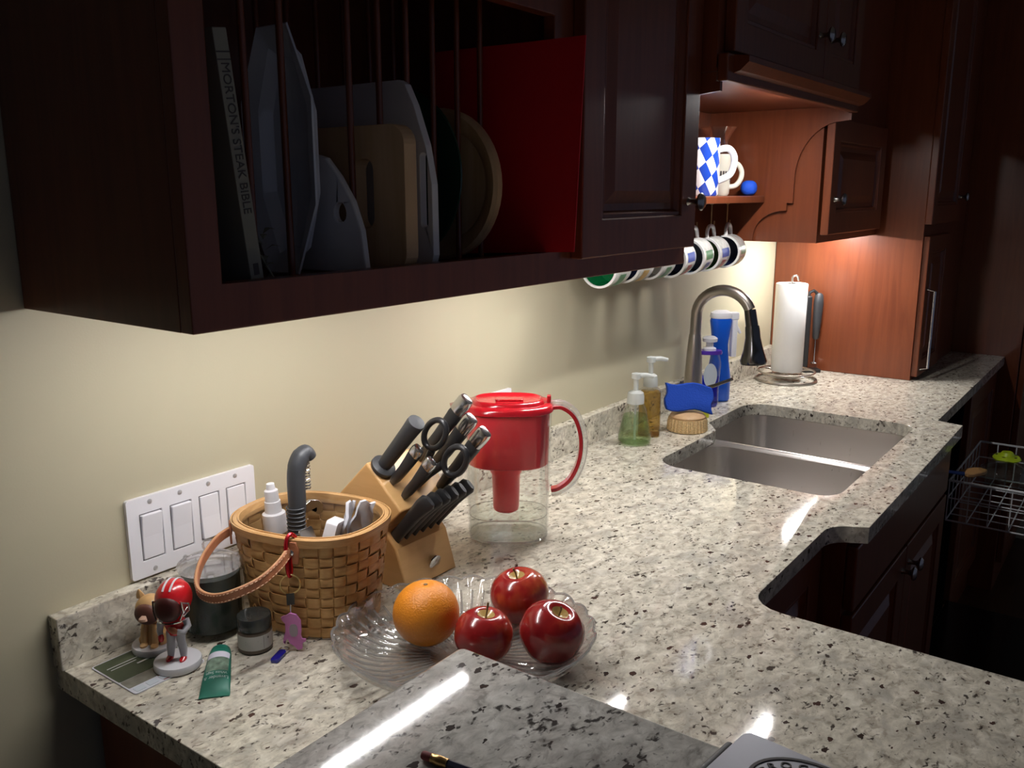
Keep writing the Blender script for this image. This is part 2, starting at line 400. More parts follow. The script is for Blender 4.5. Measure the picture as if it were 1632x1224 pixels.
FX = basis((0, 0, 0), (0, -1, 0), (0, 0, 1), (-1, 0, 0))     # drawing plane (-y),z facing the low-x side
ZF, ZC = -.915, 1.55

# ------------------------------------------------------------------ the room
struct(MB().box(-5.0, 4.8, 0, .1, ZF, ZC).build('wall_back', 'wall_paint', smooth=0), 'pale yellow painted kitchen wall')
struct(MB().box(-5.1, -5.0, -4.2, .1, ZF, ZC).build('wall_left_added', 'wall_paint', smooth=0))  # unseen wall, added to keep the world light off the cabinet end
struct(MB().box(4.12, 4.22, -1.6, 0, ZF, ZC).build('wall_right_added', 'wall_paint', smooth=0))  # added to block the bluish world beyond the pantry; short so doors keep their sheen
struct(MB().box(-5.1, 4.8, -4.2, .1, ZF-.05, ZF).build('floor', 'floor_wood', smooth=0))
struct(MB().box(-5.1, 4.8, -4.2, .1, ZC, ZC+.05).build('ceiling_added', 'ceiling_paint', smooth=0))  # unseen slab overhead, added to darken the room against the world light

# ------------------------------------------------------------------ granite worktop, backsplash and raised bar
def sink_hole():
    # double-bowl cut-out: the far bowl reaches further towards the wall
    p = []
    p += arc(1.523+.05, -.61+.05, .05, 180, 270, 6)
    p += arc(2.212-.05, -.61+.05, .05, 270, 360, 6)
    p += arc(2.212-.07, -.163-.07, .07, 0, 90, 8)
    p += arc(1.935, -.163-.03, .03, 90, 150, 4)
    p += [(1.885, -.195), (1.862, -.211)]
    p += arc(1.523+.06, -.211-.06, .06, 90, 180, 8)
    return p
def top_outline():
    p = [(.297, -2.3), (.987, -2.3)]
    p += [(.987, -.70)] + [(1.037-.05*math.cos(math.radians(a)), -.695+.05*math.sin(math.radians(a))) for a in (0, 20, 40, 60, 75, 90)]
    p += [(1.33, -.645)] + arc(1.34, -.70, .055, 90, 20, 6)
    p += [(1.405, -.706), (2.284, -.706), (2.30, -.643), (3.45, -.643), (3.45, 0), (.297, 0)]
    return p
wt = thing('countertop', 'speckled cream granite worktop with sink cut-out and rounded inner corner', 'countertop')
def rnd(poly): return poly
MB().prism(top_outline(), -.032, 0, holes=[list(reversed(sink_hole()))]).build('slab', 'granite', wt, smooth=30, bevel=.003)
bs = tag(MB().box(.294, 2.787, -.022, 0, 0, .0715).build('backsplash', 'granite', smooth=0, bevel=.0015), 'low granite backsplash strip along the yellow wall', 'backsplash')
bar = tag(MB().prism([(.02, -2.3), (.433, -2.3), (.433, -.565), (.429, -.561), (.02, -.561)], .12, .15).build('bar_top', 'granite_grey', smooth=30, bevel=.003), 'raised grey granite breakfast bar slab with a pencil on it', 'bar top')
kw = MB().box(.20, .40, -2.3, -.60, ZF, .119).build('wall_bar', 'wall_paint', smooth=0); struct(kw)

# ------------------------------------------------------------------ cabinets
def knob(mb, x, y, z):
    return mb.lathe([(.0075, 0), (.0055, .004), (.0048, .014), (.0075, .019), (.0150, .0225), (.0160, .026), (.0120, .030), (0.001, .0315)], 20, M=T(x, y, z) @ RX(PI/2))
def door(parent, x0, x1, z0, z1, y, th=.021, st=.062, knobs=(), name='door', mat='cherry'):
    d = MB().prism([(x0, z0), (x1, z0), (x1, z1), (x0, z1)], -y-th+0*th, -y, M=FY, holes=[[(x0+st, z0+st), (x0+st, z1-st), (x1-st, z1-st), (x1-st, z0+st)]]).build(name, mat, parent, smooth=0, bevel=.0025)
    a0, a1, b0, b1 = x0+st, x1-st, z0+st, z1-st
    def rc(i, dep): return [(a0+i, dep, b0+i), (a1-i, dep, b0+i), (a1-i, dep, b1-i), (a0+i, dep, b1-i)]
    yb = y+th*.55
    MB().loft([rc(0, yb+.004), rc(0, y+.004), rc(.006, y+.003), rc(.011, yb), rc(.022, yb), rc(.042, y+.004)], (False, True)).build('panel', mat, d, smooth=0)
    for kx, kz in knobs: knob(MB(), kx, y, kz).build('knob', 'knob_pewter', d)
    return d
H = .457
def under_light(led, name_lbl, x0, x1, y, z):
    t = thing('under_cabinet_light', name_lbl, 'light', (0, 0, 0), group='under-cabinet light bars')
    MB().box(x0-.006, x1+.006, y-.012, y+.012, z-.006, z).build('housing', 'white_plastic', t, smooth=0, bevel=.001)
    MB().box(x0, x1, y-.006, y+.006, z-.009, z-.0061).build('diffuser', 'led_'+led, t, smooth=0)

# left wall cabinet: open plate rack and one panelled door
D = .3365
c1 = thing('plate_rack_cabinet', 'dark cherry wall cabinet with open plate rack and one panelled door', 'cabinet')
X0, X1, ZT = .309, 1.374, 1.30
MB().box(X0, X0+.018, -D+.02, -.002, H, ZT).build('side_panel', 'cherry', c1, smooth=0, bevel=.001)
MB().box(X1-.018, X1, -D+.02, -.002, H, ZT).build('side_panel', 'cherry', c1, smooth=0, bevel=.001)
MB().box(X0+.018, X1-.018, -D+.02, -.002, H+.016, H+.034).build('bottom_panel', 'cherry', c1, smooth=0)
MB().box(X0+.018, X1-.018, -D+.02, -.002, ZT-.018, ZT).build('top_panel', 'cherry', c1, smooth=0)
MB().box(X0+.018, X1-.018, -.010, -.002, H+.034, ZT-.018).build('back_panel', 'cherry', c1, smooth=0)
MB().box(.952, .970, -D+.02, -.010, H+.034, ZT-.018).build('divider_panel', 'cherry', c1, smooth=0)
MB().box(X0+.018, .952, -D+.02, -.010, .93, .948).build('rack_top', 'cherry', c1, smooth=0)
ff = [[(X0, H), (X1, H), (X1, ZT), (X0, ZT)], [(.346, .503), (.346, .835), (.925, .835), (.925, .503)], [(.985, .495), (.985, ZT-.03), (1.345, ZT-.03), (1.345, .495)], [(.346, .885), (.346, ZT-.03), (.925, ZT-.03), (.925, .885)]]
MB().prism(ff[0], D-.02, D, M=FY, holes=ff[1:]).build('face_frame', 'cherry', c1, smooth=0, bevel=.0015)
door(c1, .972, 1.369, .490, ZT-.02, -D-.022, knobs=[(1.336, .573)], st=.060)
for yy in (-.245, -.075):
    for k in (1, 2, 4, 5, 6, 7, 8, 9):
        x = .405+.0515*k
        MB().lathe([(.0042, H+.034), (.0042, .93)], 10, M=T(x, yy, 0)).build('dowel', 'cherry', c1)
under_light('rack', 'white LED bar under the plate rack above the knife block', .505, .800, -.258, H+.016)
under_light('end', 'short white LED bar under the plate rack above the light switches', .350, .490, -.258, H+.016)
under_light('door', 'white LED bar under the panelled door of the plate rack cabinet', 1.000, 1.318, -.262, H+.016)

# bridge cabinet over the sink with its scroll brackets and mug shelf
BX0, BX1, BZ, BY = 1.374, 2.198, .788, -.405
c2 = thing('bridge_cabinet', 'dark cherry cabinet bridging over the sink with two small doors and scrolled brackets', 'cabinet')
MB().box(BX0+.002, BX1-.002, BY+.02, -.002, BZ+.014, BZ+.020).build('bottom_panel', 'cherry', c2, smooth=0)
MB().box(BX0+.002, BX1-.002, BY+.022, -.002, BZ+.020, 1.30).build('body', 'cherry', c2, smooth=0)
MB().box(BX0+.002, BX1-.002, BY, BY+.02, BZ-.003, BZ+.045).build('light_rail', 'cherry', c2, smooth=0, bevel=.003)
MB().loft([[(BX0+.03, BY-.000, .800), (BX0+.03, BY-.012, .804), (BX0+.03, BY-.028, .818), (BX0+.03, BY-.028, .828), (BX0+.03, BY-.000, .832)], [(BX1+.0, BY-.000, .800), (BX1+.0, BY-.012, .804), (BX1+.0, BY-.028, .818), (BX1+.0, BY-.028, .828), (BX1+.0, BY-.000, .832)]]).build('moulding', 'cherry', c2, smooth=0)
xm = (BX0+BX1)/2+.12
door(c2, BX0+.03, xm-.002, .838, 1.28, BY, knobs=[(xm-.04, .924)], st=.055)
door(c2, xm+.002, BX1-.01, .838, 1.28, BY, knobs=[(xm+.04, .924)], st=.055)
def smooth_scroll():
    q = [(.002, BZ+.0135), (.384, BZ+.0135), (.384, BZ-.0035), (.392, BZ-.0035), (.392, .768), (.372, .766)]
    q += [(.256+.116*(1-math.sin(t)), .625+.141*math.cos(t)) for t in [PI/2*k/10 for k in range(1, 11)]]
    q += [(.256, .561), (.240, .561), (.240, .541)]
    q += [(.151+.085*(1-math.sin(t)), .470+.071*math.cos(t)) for t in [PI/2*k/8 for k in range(0, 9)]]
    q += [(.151, .458), (.002, .458)]
    return q
MB().prism(smooth_scroll(), -BX1+.0, -BX1+.010, M=FX).build('scroll_bracket', 'cherry', c2, smooth=25, bevel=.001)
MB().prism(smooth_scroll(), -BX0-.012, -BX0-.002, M=FX).build('scroll_bracket', 'cherry', c2, smooth=25, bevel=.001)
MB().box(BX0+.012, BX1-.010, -.012, -.002, .458, BZ+.0135).build('back_panel', 'cherry', c2, smooth=0)
under_light('bridge', 'white LED bar under the bridge cabinet above the sink', 1.62, 1.93, -.3715, BZ+.014)
sh = tag(MB().box(BX0+.014, BX1-.012, -.180, -.013, .562, .580).build('mug_shelf', 'cherry', smooth=0, bevel=.002), 'cherry wood shelf over the sink holding the chequered stein', 'shelf')

# right wall cabinet
c3 = thing('wall_cabinet', 'cherry wall cabinet with one panelled door beside the tall tower', 'cabinet')
RX0, RX1, RD = 2.200, 2.787, .322
MB().box(RX0, RX1, -RD, -.002, H+.016, 1.30).build('body', 'cherry', c3, smooth=0)
MB().box(RX0, RX1, -RD, -RD+.02, H, H+.016).build('light_rail', 'cherry', c3, smooth=0)
MB().box(RX0, RX0+.018, -RD+.02, -.002, H, H+.016).build('end_rail', 'cherry', c3, smooth=0)
door(c3, RX0-.004, RX1-.075, H+.022, .776, -RD-.030, knobs=[(RX0+.032, .571)], st=.058)
under_light('tower', 'white LED bar under the wall cabinet beside the tower', 2.44, 2.74, -.215, H+.016)

# tower, its counter-top garage door and upper doors
c4 = thing('tower_cabinet', 'tall cherry tower standing on the worktop with upper and lower doors', 'cabinet')
TX, TD = 2.790, .463
MB().box(TX, 3.44, -TD, -.002, .001, 1.30).build('body', 'cherry', c4, smooth=0, bevel=.001)
dd = door(c4, TX-.006, 3.20, .492, 1.28, -TD-.022, st=.058, knobs=[(3.165, .573)])
d2 = door(c4, TX+.010, 3.10, .012, .455, -TD-.018, st=.05)
MB().tube([(2.822, -.482, .035), (2.822, -.505, .040), (2.822, -.505, .285), (2.822, -.482, .290)], .0045, 10).build('bar_handle', 'steel', d2)
c5 = thing('pantry_cabinet', 'deep dark cherry pantry at the end of the worktop', 'cabinet')
MB().box(3.452, 4.10, -.69, -.002, ZF, 1.30).build('body', 'cherry', c5, smooth=0, bevel=.002)
door(c5, 3.47, 4.08, -.80, 1.28, -.712, st=.06, knobs=[(3.50, .10)])

# base cabinets
b1 = thing('sink_base_cabinet', 'dark cherry sink cabinet below the stainless sink', 'cabinet')
MB().box(1.415, 2.288, -.665, -.645, -.80, -.034).build('front_frame', 'cherry', b1, smooth=0)
MB().box(1.415, 1.433, -.645, -.03, -.80, -.034).build('side_panel', 'cherry', b1, smooth=0)
MB().box(2.270, 2.288, -.645, -.03, -.80, -.034).build('side_panel', 'cherry', b1, smooth=0)
MB().box(1.433, 2.270, -.645, -.03, -.80, -.78).build('bottom_panel', 'cherry', b1, smooth=0)
MB().box(1.425, 2.278, -.60, -.05, ZF, -.80).build('toe_kick', 'cherry', b1, smooth=0)
door(b1, 1.422, 1.849, -.79, -.19, -.686, knobs=[(1.82, -.24)])
door(b1, 1.854, 2.281, -.79, -.19, -.686, knobs=[(1.884, -.24)])
MB().box(1.422, 2.281, -.686, -.665, -.18, -.05).build('false_drawer', 'cherry', b1, smooth=0, bevel=.004)
b2 = thing('corner_base_cabinet', 'dark cherry corner base cabinet under the granite', 'cabinet')
MB().box(.998, 1.412, -.605, -.03, ZF, -.034).build('body', 'cherry', b2, smooth=0)
door(b2, 1.005, 1.405, -.79, -.05, -.626)
b3 = thing('peninsula_cabinet', 'dark cherry peninsula cabinets under the granite end', 'cabinet')
MB().box(.405, .955, -2.28, -.03, ZF, -.034).build('body', 'cherry', b3, smooth=0)
MB().box(.330, .405, -.595, -.03, ZF, -.034).build('end_panel', 'cherry', b3, smooth=0, bevel=.002)
b4 = thing('drawer_base_cabinet', 'dark cherry base cabinet next to the dishwasher', 'cabinet')
MB().box(2.93, 3.448, -.605, -.03, ZF, -.034).build('body', 'cherry', b4, smooth=0)
door(b4, 2.937, 3.44, -.79, -.05, -.626)

# dishwasher with its open door and pulled-out rack
dw = thing('dishwasher', 'open black dishwasher with its top rack pulled out', 'dishwasher')
MB().box(2.300, 2.315, -.61, -.04, ZF, -.036).build('side_panel', 'black_gloss', dw, smooth=0)
MB().box(2.905, 2.920, -.61, -.04, ZF, -.036).build('side_panel', 'black_gloss', dw, smooth=0)
MB().box(2.315, 2.905, -.055, -.04, ZF, -.036).build('back_panel', 'dw_steel', dw, smooth=0)
MB().box(2.315, 2.905, -.61, -.055, -.045, -.036).build('top_panel', 'dw_steel', dw, smooth=0)
MB().box(2.315, 2.905, -.61, -.055, ZF, -.79).build('bottom_panel', 'dw_steel', dw, smooth=0)
MB().box(2.303, 2.917, -1.25, -.62, -.80, -.76).build('door', 'black_gloss', dw, smooth=0, bevel=.006)
rk = MB()
RZ0, RZ1 = -.30, -.185
rx0, rx1, ry0, ry1 = 2.395, 2.875, -1.08, -.672
for z, rr in ((RZ1, .0035), (-.235, .002), (RZ0, .0025)):
    rk.tube([(rx0, ry0, z), (rx1, ry0, z), (rx1, ry1, z), (rx0, ry1, z)], rr, 6, closed=True)
for k in range(9):
    y = ry0+(ry1-ry0)*k/8
    rk.tube([(rx0, y, RZ1), (rx0, y, RZ0), (rx1, y, RZ0), (rx1, y, RZ1)], .0018, 6)
for k in range(1, 8):
    x = rx0+(rx1-rx0)*k/8
    rk.tube([(x, ry0, RZ1), (x, ry0, RZ0), (x, ry1, RZ0), (x, ry1, RZ1)], .0018, 6)
rk.build('rack', 'rack_wire', dw)
# ------------------------------------------------------------------ sink and faucet
sk = thing('sink', 'undermount stainless double-bowl sink', 'sink', (0, 0, 0))
def bowl(x0, x1, y0, y1, dep, name):
    rings = []
    for i, z, r in ((0, -.033, .062), (.003, -.06, .06), (.010, -dep+.03, .055), (.018, -dep+.010, .05), (.034, -dep+.001, .04), (.06, -dep, .03)):
        rings.append(ring3(rrect(x0+i, x1-i, y0+i, y1-i, r, 7), z))
    MB().loft([list(reversed(r)) for r in rings], (False, True)).build(name, 'sink_steel', sk, smooth=50)
    cx, cy = (x0+x1)/2, (y0+y1)/2+.06
    MB().lathe([(.042, -dep+.0005), (.040, -dep+.003), (.028, -dep+.002), (.002, -dep+.0015)], 24, M=T(cx, cy, 0)).build('drain', 'steel', sk)
bowl(1.512, 1.848, -.620, -.203, .20, 'bowl')
bowl(1.876, 2.222, -.620, -.153, .23, 'bowl')
def flange():
    outer = rrect(1.490, 2.240, -.636, -.140, .05, 6)
    MB().prism(outer, -.0345, -.0330, holes=[list(reversed(rrect(1.512, 1.848, -.620, -.203, .062, 7))), list(reversed(rrect(1.876, 2.222, -.620, -.153, .062, 7)))]).build('flange', 'sink_steel', sk, smooth=30)
flange()
MB().loft([[(1.848+w, y, z) for w, z in ((0, -.034), (.006, -.026), (.014, -.0235), (.022, -.026), (.028, -.034))] for y in (-.60, -.55, -.35, -.25, -.212)]).build('divider_ridge', 'sink_steel', sk)

fc = thing('faucet', 'brushed nickel gooseneck pull-down faucet behind the sink', 'faucet', (2.03, -.066, 0))
MB().lathe([(.031, 0), (.0315, .004), (.028, .010), (.0265, .04), (.024, .10), (.0195, .17), (.0165, .205), (.0155, .212)], 28).build('body', 'nickel', fc)
gp = [(0, 0, .208), (0, -.001, .25)] + [(0, -.001-.078*(1-math.cos(t)), .262+.074*math.sin(t)) for t in [math.radians(k) for k in range(8, 160, 10)]]
e0 = Vector(gp[-1]); tdir = (Vector(gp[-1])-Vector(gp[-2])).normalized()
MB().tube(gp, .0148, 16).build('neck', 'nickel', fc)
hq = Vector((0, -.163, .232)); hd = (e0-Vector((0, 0, 0)))
hdir = Vector((0, -.10, -.99)).normalized()
sp = [e0, e0+Vector((0, -.004, -.022)), e0+Vector((0, -.008, -.042))]
MB().tube([tuple(p) for p in sp], [.0150, .0155, .0160], 16).build('collar', 'dark_chrome', fc)
hp = [sp[-1], sp[-1]+Vector((0, -.002, -.012)), sp[-1]+Vector((0, -.004, -.030)), sp[-1]+Vector((0, -.007, -.062)), sp[-1]+Vector((0, -.009, -.092)), sp[-1]+Vector((0, -.0095, -.100))]
MB().tube([tuple(p) for p in hp], [.0180, .0190, .0195, .0255, .0345, .0325], 20).build('spray_head', 'dark_chrome', fc)
lv = MB().tube([(-.018, -.018, .062), (-.030, -.034, .064)], [.017, .019], 14).build('lever', 'nickel', fc)
MB().tube([(-.028, -.036, .066), (-.024, -.075, .082), (-.014, -.120, .104)], [.0055, .0048, .0042], 10).build('lever_rod', 'dark_chrome', lv)

# ------------------------------------------------------------------ bottles by the sink
def pump(t, z, r, mat='pump_plastic', nd=(1, 0), s=1):
    MB().lathe([(r, z), (r, z+.016), (r*.92, z+.026), (r*.62, z+.030), (.006, z+.031), (.006, z+.058), (.011, z+.060), (.011, z+.072), (.004, z+.074)], 20).build('pump', mat, t)
    MB().tube([(0, 0, z+.067), (nd[0]*.024, nd[1]*.024, z+.068), (nd[0]*.042, nd[1]*.042, z+.064)], [.007, .006, .0045], 10).build('nozzle', mat, t)
g = thing('soap_dispenser', 'clear foaming pump bottle of pale green soap', 'soap bottle', (1.642, -.098, 0))
MB().lathe([(.036, .001), (.0405, .006), (.041, .012), (.034, .050), (.026, .085), (.020, .098), (.018, .104)], 32).build('bottle', 'clear_plastic', g)
MB().lathe([(.034, .003), (.039, .008), (.0395, .013), (.0325, .050), (.0275, .070), (.002, .0705)], 32).build('liquid', 'green_soap', g)
MB().tube([(0, 0, .008), (0, 0, .10)], .003, 8).build('dip_tube', 'pump_white', g)
pump(g, .098, .0205, 'pump_plastic', (.62, -.78))
g = thing('soap_dispenser', 'square pump bottle of amber soap beside the green one', 'soap bottle', (1.727, -.092, 0), .45)
sq = lambda w, z, r=.006: ring3(rrect(-w, w, -w, w, r, 4), z)
MB().loft([sq(.0255, .001), sq(.0275, .004), sq(.0275, .110), sq(.020, .118, .012), sq(.016, .122, .012), sq(.016, .128, .012)]).build('bottle', 'clear_plastic', g)
MB().loft([sq(.0245, .003), sq(.026, .006), sq(.026, .106), sq(.020, .112, .01)]).build('liquid', 'amber_soap', g)
pump(g, .124, .0175, 'pump_plastic', (.3, -.95))
br = thing('scrub_brush', 'round tan bristle dish brush under the blue sponge', 'brush', (1.823, -.150, 0))
MB().lathe([(.046, .001), (.048, .006), (.047, .022), (.044, .034)], 28).build('bristles', 'bristle', br)
for k in range(28):
    a = 2*PI*k/28
    MB().tube([(.0475*math.cos(a), .0475*math.sin(a), .002), (.0465*math.cos(a), .0465*math.sin(a), .024), (.044*math.cos(a), .044*math.sin(a), .033)], .0036, 6).build('bristle_tuft', 'bristle', br)
MB().lathe([(.044, .034), (.045, .038), (.040, .044), (.02, .048), (.003, .049)], 28).build('back', 'board_wood', br)
def sponge():
    v, n = [], 9
    mb = MB(); rows = []
    for side in (1, -1):
        for j in range(6):
            for i in range(n):
                u, w = i/(n-1)-.5, j/5-.5
                b = .006*math.sin(5*u+1.2)+.004*math.sin(4*w)
                v.append((u*.118+.004*math.sin(9*w), b+side*.010, w*.068+.005*math.sin(7*u+.6)))
    f = []; q = lambda s, j, i: s*6*n+j*n+i
    for j in range(5):
        for i in range(n-1):
            f.append((q(0, j, i), q(0, j+1, i), q(0, j+1, i+1), q(0, j, i+1))); f.append((q(1, j, i), q(1, j, i+1), q(1, j+1, i+1), q(1, j+1, i)))
    for i in range(n-1):
        f.append((q(0, 0, i), q(0, 0, i+1), q(1, 0, i+1), q(1, 0, i))); f.append((q(0, 5, i+1), q(0, 5, i), q(1, 5, i), q(1, 5, i+1)))
    for j in range(5):
        f.append((q(0, j+1, 0), q(0, j, 0), q(1, j, 0), q(1, j+1, 0))); f.append((q(0, j, n-1), q(0, j+1, n-1), q(1, j+1, n-1), q(1, j, n-1)))
    return mb.add(v, f)
so = sponge().build('sponge', 'sponge_blue', smooth=60, bevel=.003, loc=(1.823, -.150, .0845), rot=(-.22, .10, -.93))
tag(so, 'bright blue kitchen sponge lying on the dish brush', 'sponge')
so2 = tag(MB().prism(rrect(-.035, .035, -.008, .008, .004, 3), 0, .05).build('scrub_pad', 'sponge_yellow', smooth=40, loc=(1.955, -.112, .0005), rot=(0, 0, -.9), bevel=.002), 'yellow-green scrub pad standing behind the blue sponge', 'sponge')
d = thing('dish_soap_bottle', 'clear bottle of blue dish soap with purple and white cap', 'soap bottle', (2.092, -.083, 0), -.9)
el = lambda a, b, z: ring3(superell(a, b, 32, 2.4), z)
MB().loft([el(.028, .018, .001), el(.031, .020, .005), el(.030, .0195, .06), el(.033, .021, .10), el(.034, .021, .125), el(.030, .018, .142), el(.026, .014, .150)]).build('bottle', 'clear_plastic', d)
MB().loft([el(.0265, .0165, .003), el(.0290, .0185, .007), el(.0280, .0180, .06), el(.0305, .0195, .085)]).build('liquid', 'blue_soap', d)
lab = MB(); lab.loft([[(.019*math.cos(t)*s, -.0206-.0006, .092+.034*math.sin(t)*s) for t in [2*PI*k/24 for k in range(24)]] for s in (1, .02)], (False, True)); lab.build('label', 'label_grey', d)
MB().loft([el(.035, .0225, .150), el(.036, .023, .154), el(.034, .022, .160)]).build('collar', 'purple_cap', d)
MB().lathe([(.018, .160), (.018, .166), (.010, .170), (.010, .182), (.020, .185), (.021, .194), (.014, .199), (.002, .200)], 24).build('cap', 'white_plastic', d)
s = thing('spray_bottle', 'tall blue spray cleaner bottle with white trigger head', 'spray bottle', (2.174, -.078, 0), -.85)
MB().loft([el(.030, .021, .001), el(.034, .024, .006), el(.034, .024, .07), el(.026, .020, .125), el(.023, .018, .165), el(.027, .020, .205), el(.031, .022, .232), el(.029, .021, .240)]).build('bottle', 'spray_blue', s)
MB().loft([el(.029, .021, .2405), el(.032, .022, .245), el(.030, .020, .256), el(.018, .012, .262)]).build('head', 'white_plastic', s)
MB().box(.018, .050, -.011, .011, .236, .257).build('nozzle_block', 'white_plastic', s, bevel=.003)
MB().tube([(.038, 0, .238), (.046, 0, .215), (.058, 0, .196)], [.006, .005, .004], 8).build('trigger', 'white_plastic', s)
MB().loft([[(x, y, z) for x, y in rrect(.030, .046, -.013, .013, .004, 3)] for z in (.13, .236)]).build('trigger_housing', 'white_plastic', s)

# ------------------------------------------------------------------ paper towel and frother
ph = thing('paper_towel_holder', 'wire paper towel holder with looped base and hooked post', 'towel holder', (2.568, -.140, 0))
wire = MB()
wire.tube([(.093*math.cos(2*PI*k/40), .093*math.sin(2*PI*k/40), .004) for k in range(40)], .0038, 8, closed=True)
wire.tube([(.088*math.cos(2*PI*k/40), .088*math.sin(2*PI*k/40), .030) for k in range(40)], .0030, 8, closed=True)
wire.build('base_ring', 'nickel', ph)
for k in range(5):
    a = 2*PI*k/5+.3
    MB().tube([(.045*math.cos(a)+.044*math.cos(t), .045*math.sin(a)+.044*math.sin(t), .006+.012*(1+math.cos(t-a))) for t in [2*PI*j/28 for j in range(28)]], .0026, 6, closed=True).build('base_loop', 'nickel', ph)
MB().tube([(0, 0, .004), (0, 0, .325)]+[(-.009+.009*math.cos(t), 0, .325+.010*math.sin(t)) for t in [math.radians(q) for q in (20, 60, 100, 140, 175)]]+[(-.020, 0, .318)], .0035, 8).build('post', 'nickel', ph, rot=(0, 0, 2.2))
pt = thing('paper_towel_roll', 'white roll of paper towels on the wire holder', 'paper towels', (2.568, -.140, .032))
MB().lathe([(.019, 0), (.047, 0), (.0485, .002), (.0485, .276), (.047, .278), (.019, .278)], 40, caps=(False, False)).build('paper', 'white_paper', pt)
MB().lathe([(.0155, 0), (.0188, 0), (.0188, .278), (.0155, .278), (.0155, 0)], 24, caps=(False, False)).build('core', 'card_grey', pt)
fr = thing('milk_frother', 'black handheld milk frother hanging on its black stand', 'frother', (2.752, -.158, 0), -.9)
fs = MB().prism(rrect(-.030, .030, -.022, .022, .010, 4), 0, .010).build('base', 'black_plastic', fr, bevel=.002)
MB().box(-.030, -.012, -.009, .009, .010, .255).build('stand_post', 'black_plastic', fr, bevel=.004)
MB().tube([(-.021, 0, .250), (-.020, 0, .266), (-.006, 0, .272), (.006, 0, .262)], .0055, 8).build('stand_hook', 'black_plastic', fr)
MB().loft([[(x+.010+o, y, z) for x, y in superell(a, a*.9, 20, 2.2)] for z, a, o in ((.110, .007, 0), (.116, .011, 0), (.16, .013, .001), (.23, .016, .002), (.258, .013, .002), (.264, .007, .002))]).build('handle', 'soft_black', fr)
MB().tube([(.010, 0, .112), (.010, 0, .030)], .0016, 6).build('shaft', 'steel', fr)
MB().tube([(.010+.009*math.cos(2*PI*k/20), .009*math.sin(2*PI*k/20), .030) for k in range(20)], .0028, 6, closed=True).build('whisk', 'steel', fr)
MB().lathe([(.013, .0101), (.014, .013), (.012, .022), (.004, .023)], 16, M=T(.010, 0, 0)).build('whisk_rest', 'clear_plastic', fr)

# ------------------------------------------------------------------ hanging mugs and the shelf over the sink
def mug_parts(t, r, h, inner, outer='mug_pattern', n=32):
    MB().lathe([(r*.80, .001), (r*.95, .004), (r, .012), (r, h), (r-.004, h)], n, caps=(True, False)).build('body', outer, t)
    MB().lathe([(r-.0042, h), (r-.0045, .010), (r*.7, .006), (.001, .0055)], n, caps=(False, True)).build('inside', inner, t)
    MB().lathe([(r+.0006, h-.003), (r+.0006, h+.0012), (r-.0046, h+.0012), (r-.0046, h-.003)], n, caps=(False, False)).build('lip', 'white_ceramic', t)
    MB().tube(spline([(r-.002, 0, h*.82), (r+.014, 0, h*.84), (r+.026, 0, h*.70), (r+.028, 0, h*.5), (r+.020, 0, h*.30), (r-.002, 0, h*.22)], 3), .0052, 8).build('handle', 'white_ceramic', t)
hooks = [(1.447, 'mug_in_green', 'mug with emerald green inside hanging nearest the plate rack cabinet', 'badge_green', 'the emerald green mug'), (1.554, 'mug_in_navy', 'mug with gold emblem hanging next to the emerald green one', 'badge_gold', 'the gold emblem mug'),
         (1.661, 'mug_in_white', 'plain pale mug with white inside on the hook row', 'badge_green', 'the plain pale mug'), (1.768, 'mug_in_navy', 'hanging mug with orange badge between the pale and slate mugs', 'badge_red', 'the orange badge mug'),
         (1.875, 'mug_in_slate', 'hanging mug with slate blue inside and blue emblem', 'badge_blue', 'the slate blue mug'), (1.982, 'mug_in_olive', 'hanging mug with dark green inside and red emblem', 'badge_red', 'the dark green mug'),
         (2.085, 'mug_in_navy', 'last mug of the hook row, dark navy inside, beside the wall cabinet', 'badge_gold', 'the last navy mug')]
for x, inn, lb, bd, who in hooks:
    t = thing('mug', lb, 'mug', (x+.080, -.102, .434), group='souvenir mugs hanging under the shelf')
    # lies on its side under its hook: mouth towards low x, handle up
    t.rotation_euler = (0, -PI/2+random.uniform(-.05, .05), random.uniform(.02, .16))
    mug_parts(t, .0435, .080, inn)
    MB().loft([[(-.0440*math.cos(q)*1.0, -.0440*math.sin(q), z) for q in [math.radians(22+6*k) for k in range(9)]] for z in (.030, .058)], (False, False), closed=False).build('emblem', bd, t)
    MB().loft([[(-.0439*math.cos(q)*1.0, -.0439*math.sin(q), z) for q in [math.radians(80+6*k) for k in range(6)]] for z in (.018, .066)], (False, False), closed=False).build('print_patch', ('badge_blue', 'badge_green', 'badge_red')[len(bd) % 3], t)
    hk = thing('cup_hook', 'small brass cup hook under the shelf holding '+who, 'hook', (x+.038, -.102, .562), group='cup hooks under the shelf')
    MB().tube([(0, 0, -.0005), (0, 0, -.050)]+[(.010-.010*math.cos(a), 0, -.050-.013*math.sin(a)) for a in [math.radians(q) for q in range(20, 200, 25)]], .0018, 8).build('wire', 'gold_metal', hk)
    MB().lathe([(.006, -.0005), (.006, -.002), (.003, -.004)], 12).build('flange', 'gold_metal', hk)
st = thing('stein', 'tall mug with blue and white lozenge chequer on the shelf', 'mug', (1.905, -.122, .5805), -.93)
rs = .042
MB().lathe([(rs*.92, .0), (rs, .004), (rs, .138), (rs-.004, .1385), (rs-.004, .012), (.001, .010)], 40).build('body', 'lozenge', st)
MB().tube(spline([(rs-.002, 0, .112), (rs+.022, 0, .114), (rs+.036, 0, .096), (rs+.036, 0, .072), (rs+.026, 0, .050), (rs-.002, 0, .036)]), .0085, 12).build('handle', 'white_ceramic', st)
cm = thing('coffee_mug', 'cream diner mug with dark lettering beside the chequered stein', 'mug', (2.025, -.105, .5805), -.93)
